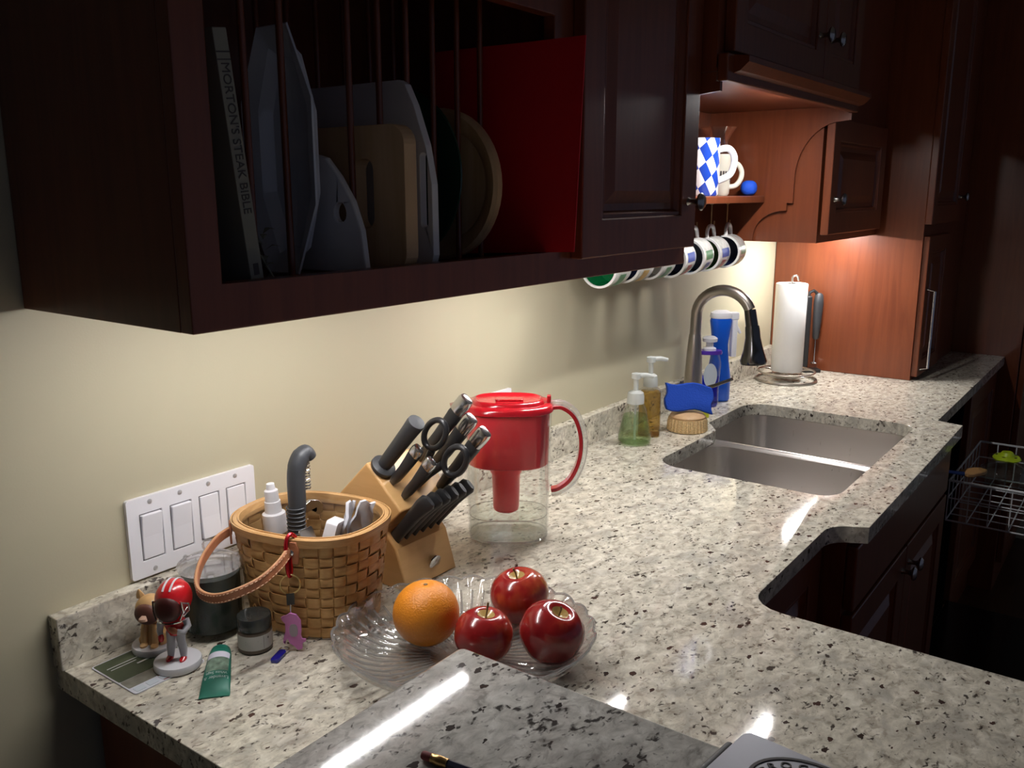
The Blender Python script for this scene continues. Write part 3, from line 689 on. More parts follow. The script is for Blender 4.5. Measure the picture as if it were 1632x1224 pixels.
MB().lathe([(.033, 0), (.037, .005), (.038, .02), (.039, .085), (.042, .104), (.038, .104), (.034, .085), (.032, .012), (.001, .010)], 36).build('body', 'cream_ceramic', cm)
MB().tube(spline([(.036, 0, .078), (.056, 0, .080), (.068, 0, .062), (.066, 0, .042), (.054, 0, .026), (.036, 0, .022)]), .0068, 12).build('handle', 'cream_ceramic', cm)
def wrap(mb, r, off=0):   # bend a flat x,z print around a cup of radius r, facing local -y
    mb.v = [(r*math.sin(x/r+off), -r*math.cos(x/r+off), z) for x, y, z in mb.v]; return mb
pr = MB()
pr.box(-.030, .030, 0, .0001, .070, .0712).box(-.030, .030, 0, .0001, .030, .0312).box(.0288, .030, 0, .0001, .030, .0712)
for k in range(7): pr.box(-.026+.0075*k, -.0215+.0075*k, 0, .0001, .043, .062)     # illegible dark block letters
pr.box(-.018, .024, 0, .0001, .0345, .0375)
wrap(pr, .0396, .55).build('lettering', 'print_dark', cm, smooth=0)
vz = thing('glass_vase', 'clear glass vase with flared ruffled rim on the shelf', 'vase', (2.120, -.068, .5805))
prof = [(.030, 0), (.032, .004), (.026, .012), (.040, .045), (.047, .075), (.040, .105), (.026, .130), (.026, .142), (.038, .165), (.048, .178)]
MB().loft([[(r*(1+(.05*math.cos(8*a) if z > .16 else 0))*math.cos(a), r*(1+(.05*math.cos(8*a) if z > .16 else 0))*math.sin(a), z) for a in [2*PI*k/48 for k in range(48)]] for r, z in prof], (True, False)).build('body', 'crystal', vz)
bl = thing('foam_ball', 'small bright blue foam ball at the end of the shelf', 'ball', (2.150, -.148, .5805))
MB().loft([[(.022*s*math.cos(a)*(1+.05*math.sin(3*a)), .022*s*math.sin(a), .020-.020*c) for a in [2*PI*k/20 for k in range(20)]] for s, c in [(max(.02, abs(math.sin(q))**.7), math.cos(q)) for q in [PI*k/12 for k in range(13)]]]).build('foam', 'ball_blue', bl)
# ------------------------------------------------------------------ things standing in the plate rack
RZB = H+.0342
bk = thing('cookbook', 'thin cream cookbook leaning in the plate rack', 'book', (.3975, -.3145, RZB+.0005))
bk.rotation_euler = (0, -.11, 0)
MB().prism([(0, 0), (.0165, 0), (.0165, .255), (0, .255)], -.20, 0, M=FY @ T(0, 0, 0)).build('cover', 'book_cover', bk, bevel=.0008)
tm = text_mb("MORTON'S STEAK BIBLE", .0135, basis((.0082, -.0003, .150), (0, 0, -1), (1, 0, 0), (0, -1, 0)))
tm.build('title', 'book_ink', bk, smooth=0)
MB().box(.0002, .0163, -.0004, -.0001, .232, .2335).box(.0002, .0163, -.0004, -.0001, .225, .2262).box(.005, .0115, -.0004, -.0001, .014, .026).build('spine_marks', 'book_ink', bk, smooth=0)
bx = thing('packet_box', 'small blue and white box behind the leaning cookbook', 'box', (.352, -.240, RZB+.0003))
MB().box(.0, .014, -.045, .045, 0, .050).build('carton', 'box_blue', bx, bevel=.0005)
MB().box(-.0006, .0146, -.0456, .0456, .036, .0505).build('lid_band', 'white_paper', bx)
pl = thing('platter', 'white long octagonal serving platter standing in the rack', 'platter', (.537, -.212, .6365))
def platter():
    rings = []
    def octo(a, b, x, cut=.58):
        p = [(a, b*(1-cut)), (a*(1-cut), b), (-a*(1-cut), b), (-a, b*(1-cut)), (-a, -b*(1-cut)), (-a*(1-cut), -b), (a*(1-cut), -b), (a, -b*(1-cut))]
        out = []
        for i in range(8):
            (u0, w0), (u1, w1) = p[i], p[(i+1) % 8]
            for t in (0, .12, .3, .5, .7, .88): out.append((x, u0+(u1-u0)*t, w0+(w1-w0)*t))
        return out
    for a_, b_, dx in ((.002, .002, .017), (.026, .098, .017), (.036, .110, .012), (.044, .120, -.004), (.063, .1415, -.014), (.0645, .1430, -.012), (.045, .122, .000), (.037, .112, .017), (.027, .100, .021), (.002, .002, .021)):
        rings.append(octo(a_, b_, dx))
    return MB().loft(rings)
platter().build('dish', 'platter_white', pl, smooth=35)
lf = thing('dried_sprig', 'grey-green dried leaf sprig hanging below the platter', 'sprig', (.430, -.300, RZB))
MB().tube([(-.004, .02, .050), (.0, 0, .020), (.006, -.006, .004), (.030, -.004, .003), (.055, .004, .004)], .0012, 6).build('stem', 'leaf_grey', lf)
for k in range(9):
    a = k*2.4; zz = .008+.006*k
    MB().loft([[(0, 0, 0)]*4, [(.010*math.cos(a)+.004*math.sin(a)*q[0], .008*math.sin(a)-.004*math.cos(a)*q[0], .006+.0006*q[1]) for q in ((-1, 0), (0, 1), (1, 0), (0, -1))], [(.022*math.cos(a), .014*math.sin(a), .004)]*4]).build('leaf', 'leaf_grey', lf, loc=(-.001, .004, zz))
FXb = FX
def board(name, label, x, poly, th, mat, holes=(), cat='cutting board', bev=.003):
    o = MB().prism([(u, z) for u, z in poly], 0, th, M=T(x, 0, 0) @ FX, holes=holes).build(name, mat, smooth=0, bevel=bev)
    return tag(o, label, cat)
p1 = [(.06, RZB+.001), (.286, RZB+.001), (.292, RZB+.008), (.286, .545), (.272, .580), (.250, .610), (.228, .632), (.212, .636), (.06, .636)]
board('cutting_board', 'white rounded cutting board with a small hanging hole', .592, p1, .009, 'board_white', [[(.250+.010*math.cos(-a), .566+.012*math.sin(-a)) for a in [2*PI*k/18 for k in range(18)]]])
p2 = rrect(.055, .316, RZB+.001, .672, .024, 6)
board('cutting_board', 'wooden cutting board with a hand slot next to the white boards', .652, p2, .022, 'board_wood', [list(reversed(rrect(.228, .262, .545, .632, .015, 6)))])
p3 = [(.06, RZB+.001), (.300, RZB+.001), (.306, .51), (.305, .60), (.295, .65), (.276, .70), (.262, .726), (.250, .732), (.06, .732)]
board('cutting_board', 'large white cutting board with a long grip slot', .704, p3, .012, 'board_white', [list(reversed(rrect(.285, .297, .545, .640, .0055, 5)))])
def disc(name, label, cat, x, cy, cz, prof, mat, part):
    t = thing(name, label, cat, (x, cy, cz))
    MB().lathe(prof, 48, M=RY(-PI/2)).build(part, mat, t, smooth=35)
    return t
disc('round_plate', 'dark green round glass plate standing in the rack', 'plate', .790, -.160, RZB+.1225, [(.001, 0), (.08, 0), (.118, .008), (.122, .0085), (.1215, .011), (.118, .0115), (.08, .004), (.001, .004)], 'green_plate', 'dish')
disc('round_board', 'round wooden plate with raised rim near the red mat', 'plate', .847, -.198, RZB+.1095, [(.001, 0), (.10, 0), (.108, .006), (.109, .018), (.104, .022), (.088, .016), (.080, .008), (.001, .008)], 'board_wood', 'dish')
rm = MB(); rows = []
for side in (0, 1):
    for j in range(2): pass
v, f = [], []
NU = 12
for s in (0, .0018):
    for j in range(5):
        for i in range(NU):
            u = i/(NU-1); w = j/4
            y = -.120-.272*u-.008*u*(w-.4); x = .903+.010*math.sin(2.4*u+.4)*u+.010*(u**3)*(w-.5)+s
            v.append((x, y, RZB+.0015+(.308-.012*u*(1-w)*0)*w+.0135*u*(1-w)))
q = lambda s, j, i: s*5*NU+j*NU+i
for j in range(4):
    for i in range(NU-1): f += [(q(0, j, i), q(0, j+1, i), q(0, j+1, i+1), q(0, j, i+1)), (q(1, j, i), q(1, j, i+1), q(1, j+1, i+1), q(1, j+1, i))]
for i in range(NU-1): f += [(q(0, 0, i), q(0, 0, i+1), q(1, 0, i+1), q(1, 0, i)), (q(0, 4, i+1), q(0, 4, i), q(1, 4, i), q(1, 4, i+1))]
for j in range(4): f += [(q(0, j+1, 0), q(0, j, 0), q(1, j, 0), q(1, j+1, 0)), (q(0, j, NU-1), q(0, j+1, NU-1), q(1, j+1, NU-1), q(1, j, NU-1))]
tag(MB().add(v, f).build('cutting_mat', 'red_mat', smooth=50), 'flexible red cutting mat sticking out of the plate rack', 'cutting mat')

# ------------------------------------------------------------------ switch plates on the wall
sw = thing('switch_plate', 'white four-gang plate of rocker light switches on the wall', 'light switch', (.4065, 0, .0755))
def plate(parent, w, h, holes):
    rings = MB().prism(rrect(0, w, 0, h, .004, 4), .0002, .0062, M=FY, holes=[list(reversed(rrect(a-.0172, a+.0172, h/2-.0338, h/2+.0338, .001, 2))) for a in holes])
    rings.build('plate', 'white_plastic', parent, bevel=.0022, seg=3)
pw, phh = .2065, .114
ctr = [.0345+.0459*k for k in range(4)]
plate(sw, pw, phh, ctr)
for k, a in enumerate(ctr):
    MB().box(a-.0170, a+.0170, -.0045, -.001, phh/2-.0336, phh/2+.0336).build('rocker_frame', 'white_plastic', sw)
    up = 1 if k in (0, 1) else -1
    z0, z1 = phh/2-.0318, phh/2+.0318
    ya, yb = (-.0068, -.0102) if up > 0 else (-.0102, -.0068)
    zm = phh/2
    MB().loft([[(a-.0152, -.003, z0), (a-.0152, ya, z0), (a-.0152, -.0072, zm), (a-.0152, yb, z1), (a-.0152, -.003, z1)], [(a+.0152, -.003, z0), (a+.0152, ya, z0), (a+.0152, -.0072, zm), (a+.0152, yb, z1), (a+.0152, -.003, z1)]]).build('rocker', 'white_plastic', sw, smooth=0, bevel=.0012)
    MB().box(a-.0166, a+.0166, -.0046, -.0044, phh/2-.0332, phh/2+.0332).build('shadow_gap', 'plate_gap', sw)
    for zz in (phh/2-.0484, phh/2+.0484):
        MB().lathe([(.0036, 0), (.0034, .0006), (.002, .0011), (.0002, .0012)], 14, M=T(a, -.0062, zz) @ RX(PI/2)).build('screw', 'screw', sw)
ot = thing('outlet_plate', 'white wall outlet plate behind the red pitcher', 'outlet', (1.196, 0, .0765))
plate(ot, .072, .114, [.036])
MB().box(.0195, .0525, -.0058, -.001, .0242, .0898).build('receptacle', 'white_plastic', ot, bevel=.001)
for zz in (.040, .074):
    for dx in (-.006, .006): MB().box(.036+dx-.001, .036+dx+.001, -.0061, -.0057, zz-.004, zz+.004).build('slot', 'plate_gap', ot, smooth=0)

# ------------------------------------------------------------------ woven basket
BC = Vector((.592, -.157, 0)); BA = math.atan2(-.97, .23)
ba = thing('basket', 'oval woven splint basket with leather swing handle', 'basket', (BC.x, BC.y, .0005), BA)
def bell(z, off=0, e=2.5): a = .086+.0185*(z/.15)+off; b = .070+.015*(z/.15)+off; return a, b
def bpt(t, z, off=0):
    a, b = bell(z, off); e = 2.5; c, s_ = math.cos(t), math.sin(t)
    return (a*math.copysign(abs(c)**(2/e), c), b*math.copysign(abs(s_)**(2/e), s_), z)
NUP, NROW, RH = 28, 9, .0150
def strip_ring(z0, z1, fn, th, n):
    v, f = [], []
    for k in range(n):
        t = 2*PI*k/n; o = fn(t)
        v += [bpt(t, z0, o), bpt(t, z1, o), bpt(t, z1, o+th), bpt(t, z0, o+th)]
    for k in range(n):
        a, b = 4*k, 4*((k+1) % n)
        for i in range(4): f.append((a+i, a+(i+1) % 4, b+(i+1) % 4, b+i))
    return MB().add(v, [tuple(reversed(q)) for q in f])
for r in range(NROW):
    ph_ = PI*(r % 2)
    strip_ring(.004+RH*r, .004+RH*r+RH-.0013, lambda t: .0022*max(-1, min(1, 1.6*math.cos(NUP*t/2+ph_))), .0012, NUP*6).build('weaver_splint', 'splint', ba, smooth=60)
for k in range(NUP):
    t = 2*PI*k/NUP; v, f = [], []
    Z = [.002+i*RH/4 for i in range(int((.142)/(RH/4)))]
    dt = .44*2*PI/NUP
    for z in Z:
        row = (z-.004)/RH-.5
        o = -.0022*math.cos(PI*k)*max(-1, min(1, 1.6*math.cos(PI*row)))
        p = [bpt(t-dt, z, o), bpt(t+dt, z, o), bpt(t+dt, z, o+.0012), bpt(t-dt, z, o+.0012)]
        v += p
    for i in range(len(Z)-1):
        for j in range(4): f.append((4*i+j, 4*i+(j+1) % 4, 4*i+4+(j+1) % 4, 4*i+4+j))
    f += [(3, 2, 1, 0), tuple(len(v)-4+j for j in range(4))]
    MB().add(v, f).build('upright_splint', 'splint', ba, smooth=60)
MB().loft([[bpt(2*PI*k/48, .003, -.004) for k in range(48)], [bpt(2*PI*k/48, .006, -.004) for k in range(48)]]).build('base', 'splint', ba)
strip_ring(.1385, .1500, lambda t: .0036, .0020, 96).build('rim_band', 'rim_wood', ba, smooth=60, bevel=.0005)
strip_ring(.1365, .1510, lambda t: -.0058, .0020, 96).build('inner_rim_band', 'rim_wood', ba, smooth=60, bevel=.0005)
strip_ring(.1470, .1500, lambda t: -.0034, .0062, 96).build('rim_lashing', 'rim_wood', ba, smooth=60, bevel=.001)
# leather handle: two ears riveted on the long side, strap loop swung down outside
BI = (T(BC.x, BC.y, .0005) @ RZ(BA)).inverted()
W2B = lambda p: tuple(BI @ Vector(p))
hpts = [(.510, -.086, .136), (.484, -.090, .131), (.449, -.108, .120), (.420, -.136, .112), (.401, -.168, .109), (.400, -.195, .109), (.415, -.212, .112), (.450, -.221, .118), (.484, -.217, .127), (.510, -.207, .135)]
hs = spline(hpts)
def band(pts, w, th, lift=0):
    rings = []
    for i, p in enumerate(pts):
        a, b = pts[max(i-1, 0)], pts[min(i+1, len(pts)-1)]
        t = (b-a).normalized(); cen = Vector((.465, -.155, .118)); out = (p-cen); out = (out-t*out.dot(t)).normalized()
        side = t.cross(out).normalized()
        rings.append([W2B(p+side*x+out*(y+lift)) for x, y in ((-w, -th), (w, -th), (w, th), (-w, th))])
    return MB().loft(rings)
hh = band(hs, .0064, .0022).build('handle', 'leather', ba, smooth=50, bevel=.0008)
band(hs, .0067, .0010).build('edge', 'leather_edge', hh, smooth=50)
st_ = []
for sgn in (-1, 1):
    mbs = MB()
    for i in range(2, len(hs)-3, 1):
        a, b = hs[i], hs[i]+(hs[i+1]-hs[i])*.6
        t = (b-a).normalized(); out = (a-Vector((.465, -.155, .118))); out = (out-t*out.dot(t)).normalized(); side = t.cross(out)
        mbs.tube([W2B(a+side*sgn*.0046+out*.0024), W2B(b+side*sgn*.0046+out*.0024)], .0005, 5)
    mbs.build('stitching', 'thread', hh)
for lx in (-.085, .030):
    tt = -math.acos(math.copysign(abs(lx/bell(.133)[0])**1.25, lx))
    q0 = Vector(bpt(tt, .133, .0062)); q1 = Vector(bpt(tt+.02, .133, .0062)); tg = (q1-q0).normalized(); nn_ = Vector((tg.y, -tg.x, 0))
    EM = basis(q0, tg, (0, 0, 1), nn_)
    ear = MB().prism([(-.009, -.016), (.009, -.016), (.011, .004), (.007, .014), (-.007, .014), (-.011, .004)], .0, .003, M=EM).build('handle_ear', 'leather', ba, bevel=.0006)
    MB().lathe([(.0042, .003), (.0040, .0042), (.0022, .0054), (.0002, .0057)], 14, M=EM).build('rivet', 'steel', ear)
ln = tag(MB().loft([[tuple(T(BC.x, BC.y, 0) @ RZ(BA) @ Vector(bpt(2*PI*k/56, z, o))) for k in range(56)] for z, o in ((.010, -.012), (.012, -.0095), (.144, -.0090), (.144, -.0084), (.0105, -.0088))], (True, True)).build('basket_liner', 'clear_plastic', smooth=50), 'clear plastic liner inside the woven basket', 'liner')

# things in the basket
sb = thing('mist_bottle', 'small clear bottle with white spray cap in the basket', 'spray bottle', (.581, -.101, .0125))
sb.rotation_euler = (-.03, -.05, 0)
MB().lathe([(.017, 0), (.0185, .004), (.0185, .088), (.014, .100), (.011, .106)], 28).build('bottle', 'clear_plastic', sb)
MB().lathe([(.0165, .104), (.0170, .106), (.0162, .132), (.0120, .134), (.0112, .150), (.0100, .1505), (.0095, .166), (.0065, .168), (.0055, .176), (.001, .177)], 28).build('spray_cap', 'white_plastic', sb)
tl = thing('jar_opener', 'dark grey ribbed spring handle tool standing in the basket', 'kitchen tool', (.578, -.140, .0125))
tp = [(.0, 0, 0), (.0005, 0, .080), (.001, 0, .128), (.004, 0, .150), (.005, .001, .185), (.008, .001, .205), (.016, 0, .219), (.024, -.002, .222), (.030, -.004, .214)]
MB().tube(spline(tp, 5), [.0130]*16+[.0135]*9+[.0140]*6+[.013]*4+[.012, .011, .0105, .010, .0095, .009], 14, flat=.9).build('grip', 'grey_rubber', tl)
for k in range(9):
    MB().tube([((.0119*math.cos(a)+.0008), .0133*math.sin(a), .100+.006*k) for a in [2*PI*i/16 for i in range(16)]], .0011, 5, closed=True).build('grip_rib', 'grey_rubber', tl)
sp_ = [(.022+.0052*math.cos(a), .0052*math.sin(a)-.001, .168+.040*a/(2*PI*9)) for a in [2*PI*9*i/126 for i in range(127)]]
MB().tube(sp_, .0010, 5).build('spring', 'steel', tl)
MB().prism([(.012, .146), (.026, .152), (.040, .148), (.048, .140), (.047, .128), (.040, .126), (.026, .136), (.012, .134)], -.003, .003, M=FY).build('jaw', 'steel', tl, bevel=.001)
ch = thing('wall_charger', 'white square wall charger with a metal prong in the basket', 'charger', (.578, -.214, .135))
ch.rotation_euler = (.25, .22, .55)
MB().prism(rrect(-.022, .022, -.020, .024, .005, 4), -.008, .008, M=FY).build('body', 'white_plastic', ch, bevel=.002)
MB().box(-.005, .005, -.0135, -.0081, -.010, .006).build('prong', 'chrome', ch, bevel=.0008)
for kk, (px_, py_, rz_, lbl) in enumerate(((.601, -.214, .5, 'torn white plastic packet beside the charger in the basket'), (.618, -.222, -.3, 'crinkled white plastic packet at the rim end of the basket'))):
    rings = []
    for j in range(6):
        z = j/5*.05; w = .012+.004*math.sin(j)+.002*kk
        rings.append([(u*w+.002*math.sin(3*j), .0035*math.sin(4*u+j)*s_-.001*s_ if False else (.0022*s_+.0025*math.sin(5*u+j*1.3)), z+.003*math.sin(9*u)*(j == 5)) for s_, us in ((1, [-1, -.5, 0, .5, 1]), (-1, [1, .5, 0, -.5, -1])) for u in us])
    o = MB().loft(rings).build('packet', 'packet', smooth=60, loc=(px_, py_, .126), rot=(.12, .25, rz_)); tag(o, lbl, 'packet')
tn = tag(MB().prism(rrect(-.016, .016, -.012, .012, .003, 3), 0, .0015).build('metal_clip', 'steel', loc=(.556, -.190, .136), rot=(1.1, .1, .3), bevel=.0004), 'flat metal clip lying inside the basket rim', 'clip')

# key ring hanging on the basket handle
kc = thing('keychain', 'red carabiner with gold ring and pink pig tag hung on the basket', 'keychain', (-.012, .008, 0))
KX, KY = .5185, -.2165
MB().tube(spline([(.535, -.214, .150), (.527, -.214, .157), (.519, -.215, .152), (.516, -.216, .135), (.5165, -.2165, .112), (.519, -.217, .102), (.5225, -.2165, .108), (.5235, -.2155, .125), (.528, -.215, .142)], 5), .0027, 8, closed=True).build('carabiner', 'carabiner_red', kc)
MB().tube([(KX+.0095*math.cos(a), KY-.001-.0095*math.cos(a)*.9, .091+.0135*math.sin(a)) for a in [2*PI*i/28 for i in range(28)]], .0011, 6, closed=True).build('split_ring', 'gold_metal', kc)
MB().loft([[(KX-.003+x, KY-.004+y, z) for x, y in ((-.004, .003), (.004, -.003), (.0045, -.002), (-.0035, .004))] for z in (.080, .074, .064)]).build('leather_tab', 'black_leather', kc)
MB().tube([(KX-.004, KY-.004, .066), (KX-.0045, KY-.0045, .056), (KX-.003, KY-.0035, .050)], .0008, 5).build('chain', 'steel', kc)
pig = [(-.002, .022), (.006, .020), (.011, .012), (.0115, .002), (.0105, -.008), (.012, -.013), (.016, -.013), (.0165, -.016), (.012, -.018), (.0115, -.026), (.006, -.028), (.001, -.022), (-.004, -.019), (-.006, -.013), (-.009, -.015), (-.010, -.020), (-.0125, -.017), (-.011, -.010), (-.0085, -.002), (-.0085, .008), (-.012, .012), (-.0135, .016), (-.010, .018), (-.006, .0195)]
PM = basis((KX-.004, KY-.006, .0315), (.59, -.80, 0), (0, 0, 1), (-.80, -.59, 0))
pg = MB().prism([(x*1.05, y*1.05) for x, y in reversed(pig)], 0, .003, M=PM).build('pig_tag', 'pig_pink', kc, bevel=.0006)
MB().prism(superell(.0055, .009, 20), .003, .0036, M=PM @ T(.002, -.001, 0)).build('badge', 'pig_badge', pg)
kb = thing('key_fob', 'small shiny blue key fob lying on the granite', 'key fob', (.480, -.213, .0003), .42)
MB().loft([[(x, y*s, z) for y, z in ((-.0055, 0), (.0055, 0), (.0055, .005), (-.0055, .005))] for x, s in ((-.016, .75), (-.013, 1), (.008, 1), (.012, .5))]).build('body', 'fob_blue', kb, bevel=.001)
MB().tube([(.014+.006*math.cos(a), .006*math.sin(a), .0035) for a in [2*PI*i/20 for i in range(20)]], .0010, 6, closed=True).build('ring', 'steel', kb)

# ------------------------------------------------------------------ canister, jar, tube, cards, figures
cn = thing('glass_canister', 'glass canister with knobbed glass lid and dark contents', 'canister', (.4740, -.084, .0004)); cn.scale = (.90, .90, .97)
MB().lathe([(.040, 0), (.0445, .003), (.0455, .008), (.0450, .094), (.0440, .098), (.0425, .094), (.0430, .012), (.001, .010)], 40).build('jar', 'jar_glass', cn)
MB().lathe([(.040, .011), (.0422, .013), (.0422, .090), (.001, .091)], 40).build('contents', 'dark_contents', cn)
MB().lathe([(.0470, .0985), (.0480, .101), (.0470, .104), (.040, .106), (.036, .110), (.026, .1125), (.012, .114), (.007, .116), (.006, .121), (.0095, .127), (.0095, .132), (.006, .136), (.001, .137)], 40).build('lid', 'crystal', cn)
cj = thing('cream_jar', 'small dark cosmetic jar with grey paper label', 'jar', (.4775, -.168, .0004)); cj.scale = (.84, .84, .92)
MB().lathe([(.024, 0), (.0262, .002), (.0265, .005), (.0265, .031), (.0245, .034)], 36).build('jar', 'jar_cream', cj)
MB().lathe([(.0245, .034), (.0268, .0345), (.0268, .050), (.0255, .0525), (.020, .053), (.001, .053)], 36).build('lid', 'dark_glass_lid', cj)
MB().lathe([(.0267, .007), (.0267, .0285)], 36, caps=(False, False)).build('label', 'jar_label', cj)
pb = MB().box(-.016, .004, 0, .0001, .0205, .0211).box(-.016, .008, 0, .0001, .0165, .0171).box(.0125, .0131, 0, .0001, .009, .027).box(.020, .0225, 0, .0001, .021, .024)
pb.v = [(.0269*math.sin(x/.0269-.62), -.0269*math.cos(x/.0269-.62), z) for x, y, z in pb.v]; pb.build('label_print', 'print_dark', cj, smooth=0)
# hand-cream tube: flat crimp towards the room edge, rounded shoulder and cap towards the canister
tu = thing('hand_cream_tube', 'dark green hand cream tube with white band lying on the granite', 'cream tube', (.372, -.226, .0004), math.atan2(.085, .073)); tu.scale = (.98, .88, .90)
def tube_ring(x, w, h): return [(x, w*math.cos(a), h*(1+math.sin(a))*.5) for a in [2*PI*k/24 for k in range(24)]]
MB().loft([tube_ring(x, w, h) for x, w, h in ((0, .0205, .0016), (.006, .0205, .0020), (.012, .0200, .006), (.035, .0190, .013), (.060, .0175, .0185), (.085, .0160, .022), (.096, .0140, .022), (.101, .009, .018), (.102, .001, .012))]).build('tube', 'tube_green', tu, smooth=50)
def on_tube(x, y):   # height of the tube's top face
    xs = [0, .006, .012, .035, .060, .085, .096]; ws = [.0205, .0205, .02, .019, .0175, .016, .014]; hs_ = [.0016, .002, .006, .013, .0185, .022, .022]
    for i in range(6):
        if xs[i] <= x <= xs[i+1]:
            t = (x-xs[i])/(xs[i+1]-xs[i]); w = ws[i]+(ws[i+1]-ws[i])*t; h = hs_[i]+(hs_[i+1]-hs_[i])*t
            return h*(1+math.sqrt(max(0, 1-(y/w)**2)))*.5+.00035
    return .022
def patch(x0, x1, wf, mat, name, n=12):
    v, f = [], []
    for i in range(7):
        x = x0+(x1-x0)*i/6
        for k in range(n+1):
            y = -wf+2*wf*k/n; v.append((x, y, on_tube(x, y)))
    for i in range(6):
        for k in range(n): a = i*(n+1)+k; f.append((a, a+n+1, a+n+2, a+1))
    MB().add(v, f).build(name, mat, tu)
patch(.067, .079, .0150, 'tube_band', 'band'); patch(.042, .0665, .0150, 'tube_print', 'leaf_print')
for txt, xx, sz in (('Lavender &', .030, .0072), ('White Sage', .0375, .0062)):
    m_ = text_mb(txt, sz, basis((xx, 0, 0), (0, -1, 0), (-1, 0, 0), (0, 0, -1)) @ Matrix.Scale(-1, 4, (0, 0, 1)), .00005)
    m_ = text_mb(txt, sz, Matrix(((0, -1, 0, xx), (1, 0, 0, 0), (0, 0, 1, 0), (0, 0, 0, 1))), .00005)
    m_.v = [(x, y, on_tube(x, y)+.0003) for x, y, z in m_.v]; m_.build('lettering', 'print_white', tu, smooth=0)
cd1 = thing('magnet_card', 'square promotional card with green panel and pale badges', 'card', (.3665, -.094, .0003))
MB().prism(rrect(-.047, .050, -.051, .051, .004, 3), 0, .0012).build('card', 'card_white', cd1)
MB().prism(rrect(-.045, .048, -.012, .049, .002, 2), .0012, .0015).build('green_panel', 'card_green', cd1, smooth=0)
MB().prism(rrect(-.045, .048, -.034, -.013, .002, 2), .0012, .0015).build('photo_strip', 'card_grey', cd1, smooth=0)
MB().prism(rrect(-.008, .048, -.0495, -.0345, .001, 2), .0012, .0015).build('maroon_strip', 'card_maroon', cd1, smooth=0)
for k in range(3): MB().prism(rrect(-.043+.017*k, -.030+.017*k, -.048, -.037, .001, 2), .0015, .0018).build('badge', 'label_grey', cd1, smooth=0)
MB().box(-.006, .020, .012, .015, .0015, .0017).box(-.038, .004, .028, .0293, .0015, .0017).box(-.036, -.002, .022, .0232, .0015, .0017).build('print_lines', 'print_white', cd1, smooth=0)

def base_disc(t, r, h): MB().lathe([(r*.985, .0), (r, .002), (r, h-.002), (r*.975, h), (.001, h)], 40).build('base', 'figure_white', t)
fp = thing('football_bobblehead', 'bobblehead football player in red helmet on round white base', 'figurine', (.389, -.127, .0021), -1.02); fp.scale = (.90, .90, .90)
# local frame: figure faces -y
base_disc(fp, .0325, .010)
def blob(rings_, n=20): return MB().loft([[(cx+rx*math.cos(2*PI*k/n), cy+ry*math.sin(2*PI*k/n), z) for k in range(n)] for cx, cy, z, rx, ry in rings_])
for sx in (-1, 1):
    MB().tube([(sx*.0095, 0, .013), (sx*.0090, .001, .026), (sx*.0075, .000, .038), (sx*.0060, .001, .052)], [.0042, .0058, .0056, .0075], 12).build('leg', 'figure_grey', fp)
    blob([(sx*.0098, -.003, .0102, .0040, .0085), (sx*.0098, -.003, .0125, .0044, .0085), (sx*.0098, -.001, .0150, .0036, .0055), (sx*.0098, .001, .0165, .002, .003)]).build('shoe', 'helmet_red', fp)
blob([(0, 0, .048, .009, .007), (0, 0, .056, .0125, .0085), (0, 0, .066, .0165, .0105), (0, 0, .073, .0150, .010), (0, 0, .078, .006, .006)]).build('torso', 'helmet_red', fp)
MB().tube([(.016, 0, .071), (.0195, -.001, .062), (.0165, -.009, .056), (.009, -.0125, .058)], [.0055, .0050, .0044, .0038], 10).build('arm', 'figure_grey', fp)
MB().tube([(-.016, 0, .071), (-.0205, -.001, .062), (-.020, -.005, .053), (-.018, -.007, .049)], [.0055, .0050, .0042, .0038], 10).build('arm', 'figure_grey', fp)
blob([(-.0175, -.008, .040, .003, .003), (-.0175, -.008, .043, .0042, .0042), (-.0175, -.008, .048, .0040, .0040), (-.0175, -.008, .0505, .002, .002)]).build('glove', 'helmet_red', fp)
MB().lathe([(.001, -.008), (.0035, -.005), (.0045, 0), (.0035, .005), (.001, .008)], 14, M=T(.004, -.0135, .060) @ RY(PI/2+.4)).build('ball', 'leather', fp)
HX, HY, HZ, HC = .0248, .0272, .0272, .1010
hd_ = MB().loft([[(HX*s_*math.cos(a), HY*s_*math.sin(a)+.004, HC-HZ*c) for a in [2*PI*k/32 for k in range(32)]] for s_, c in [(max(.02, math.sin(q)), math.cos(q)) for q in [PI*k/18 for k in range(19)]]]).build('helmet', 'helmet_red', fp)
MB().loft([[(.0188*s_*math.cos(a), -.0145-.0115*math.sin(q), .0940+.0200*s_*math.sin(a)) for a in [2*PI*k/28 for k in range(28)]] for q, s_ in [(q, max(.02, math.cos(q)**.55)) for q in [PI/2*k/9 for k in range(10)]]], (True, True)).build('face', 'face_maroon', hd_)
for sx in (-.0050, .0050):
    MB().tube([(sx, HY*math.sin(a)*1.006+.004, HC+HZ*math.cos(a)*1.006) for a in [math.radians(q) for q in range(-48, 80, 8)]], .0016, 6, flat=.4).build('stripe', 'figure_white', hd_)
fm = MB()
for sx in (-1, 1):
    fm.tube([(sx*.0203, -.0165, .105), (sx*.0213, -.015, .089), (sx*.0172, -.018, .078)], .0012, 6)
    fm.tube([(sx*.0203, -.0165, .104), (sx*.0248, -.004, .097), (sx*.0244, -.002, .086), (sx*.0208, -.014, .082)], .0012, 6)
    fm.tube([(sx*.0240, -.006, .093), (sx*.0213, -.015, .087)], .0011, 6)
fm.tube([(.0172*math.sin(a), -.0105-.0125*math.cos(a), .0745) for a in [math.radians(q) for q in range(-80, 81, 10)]], .0013, 6)
fm.build('face_mask', 'chrome', hd_)
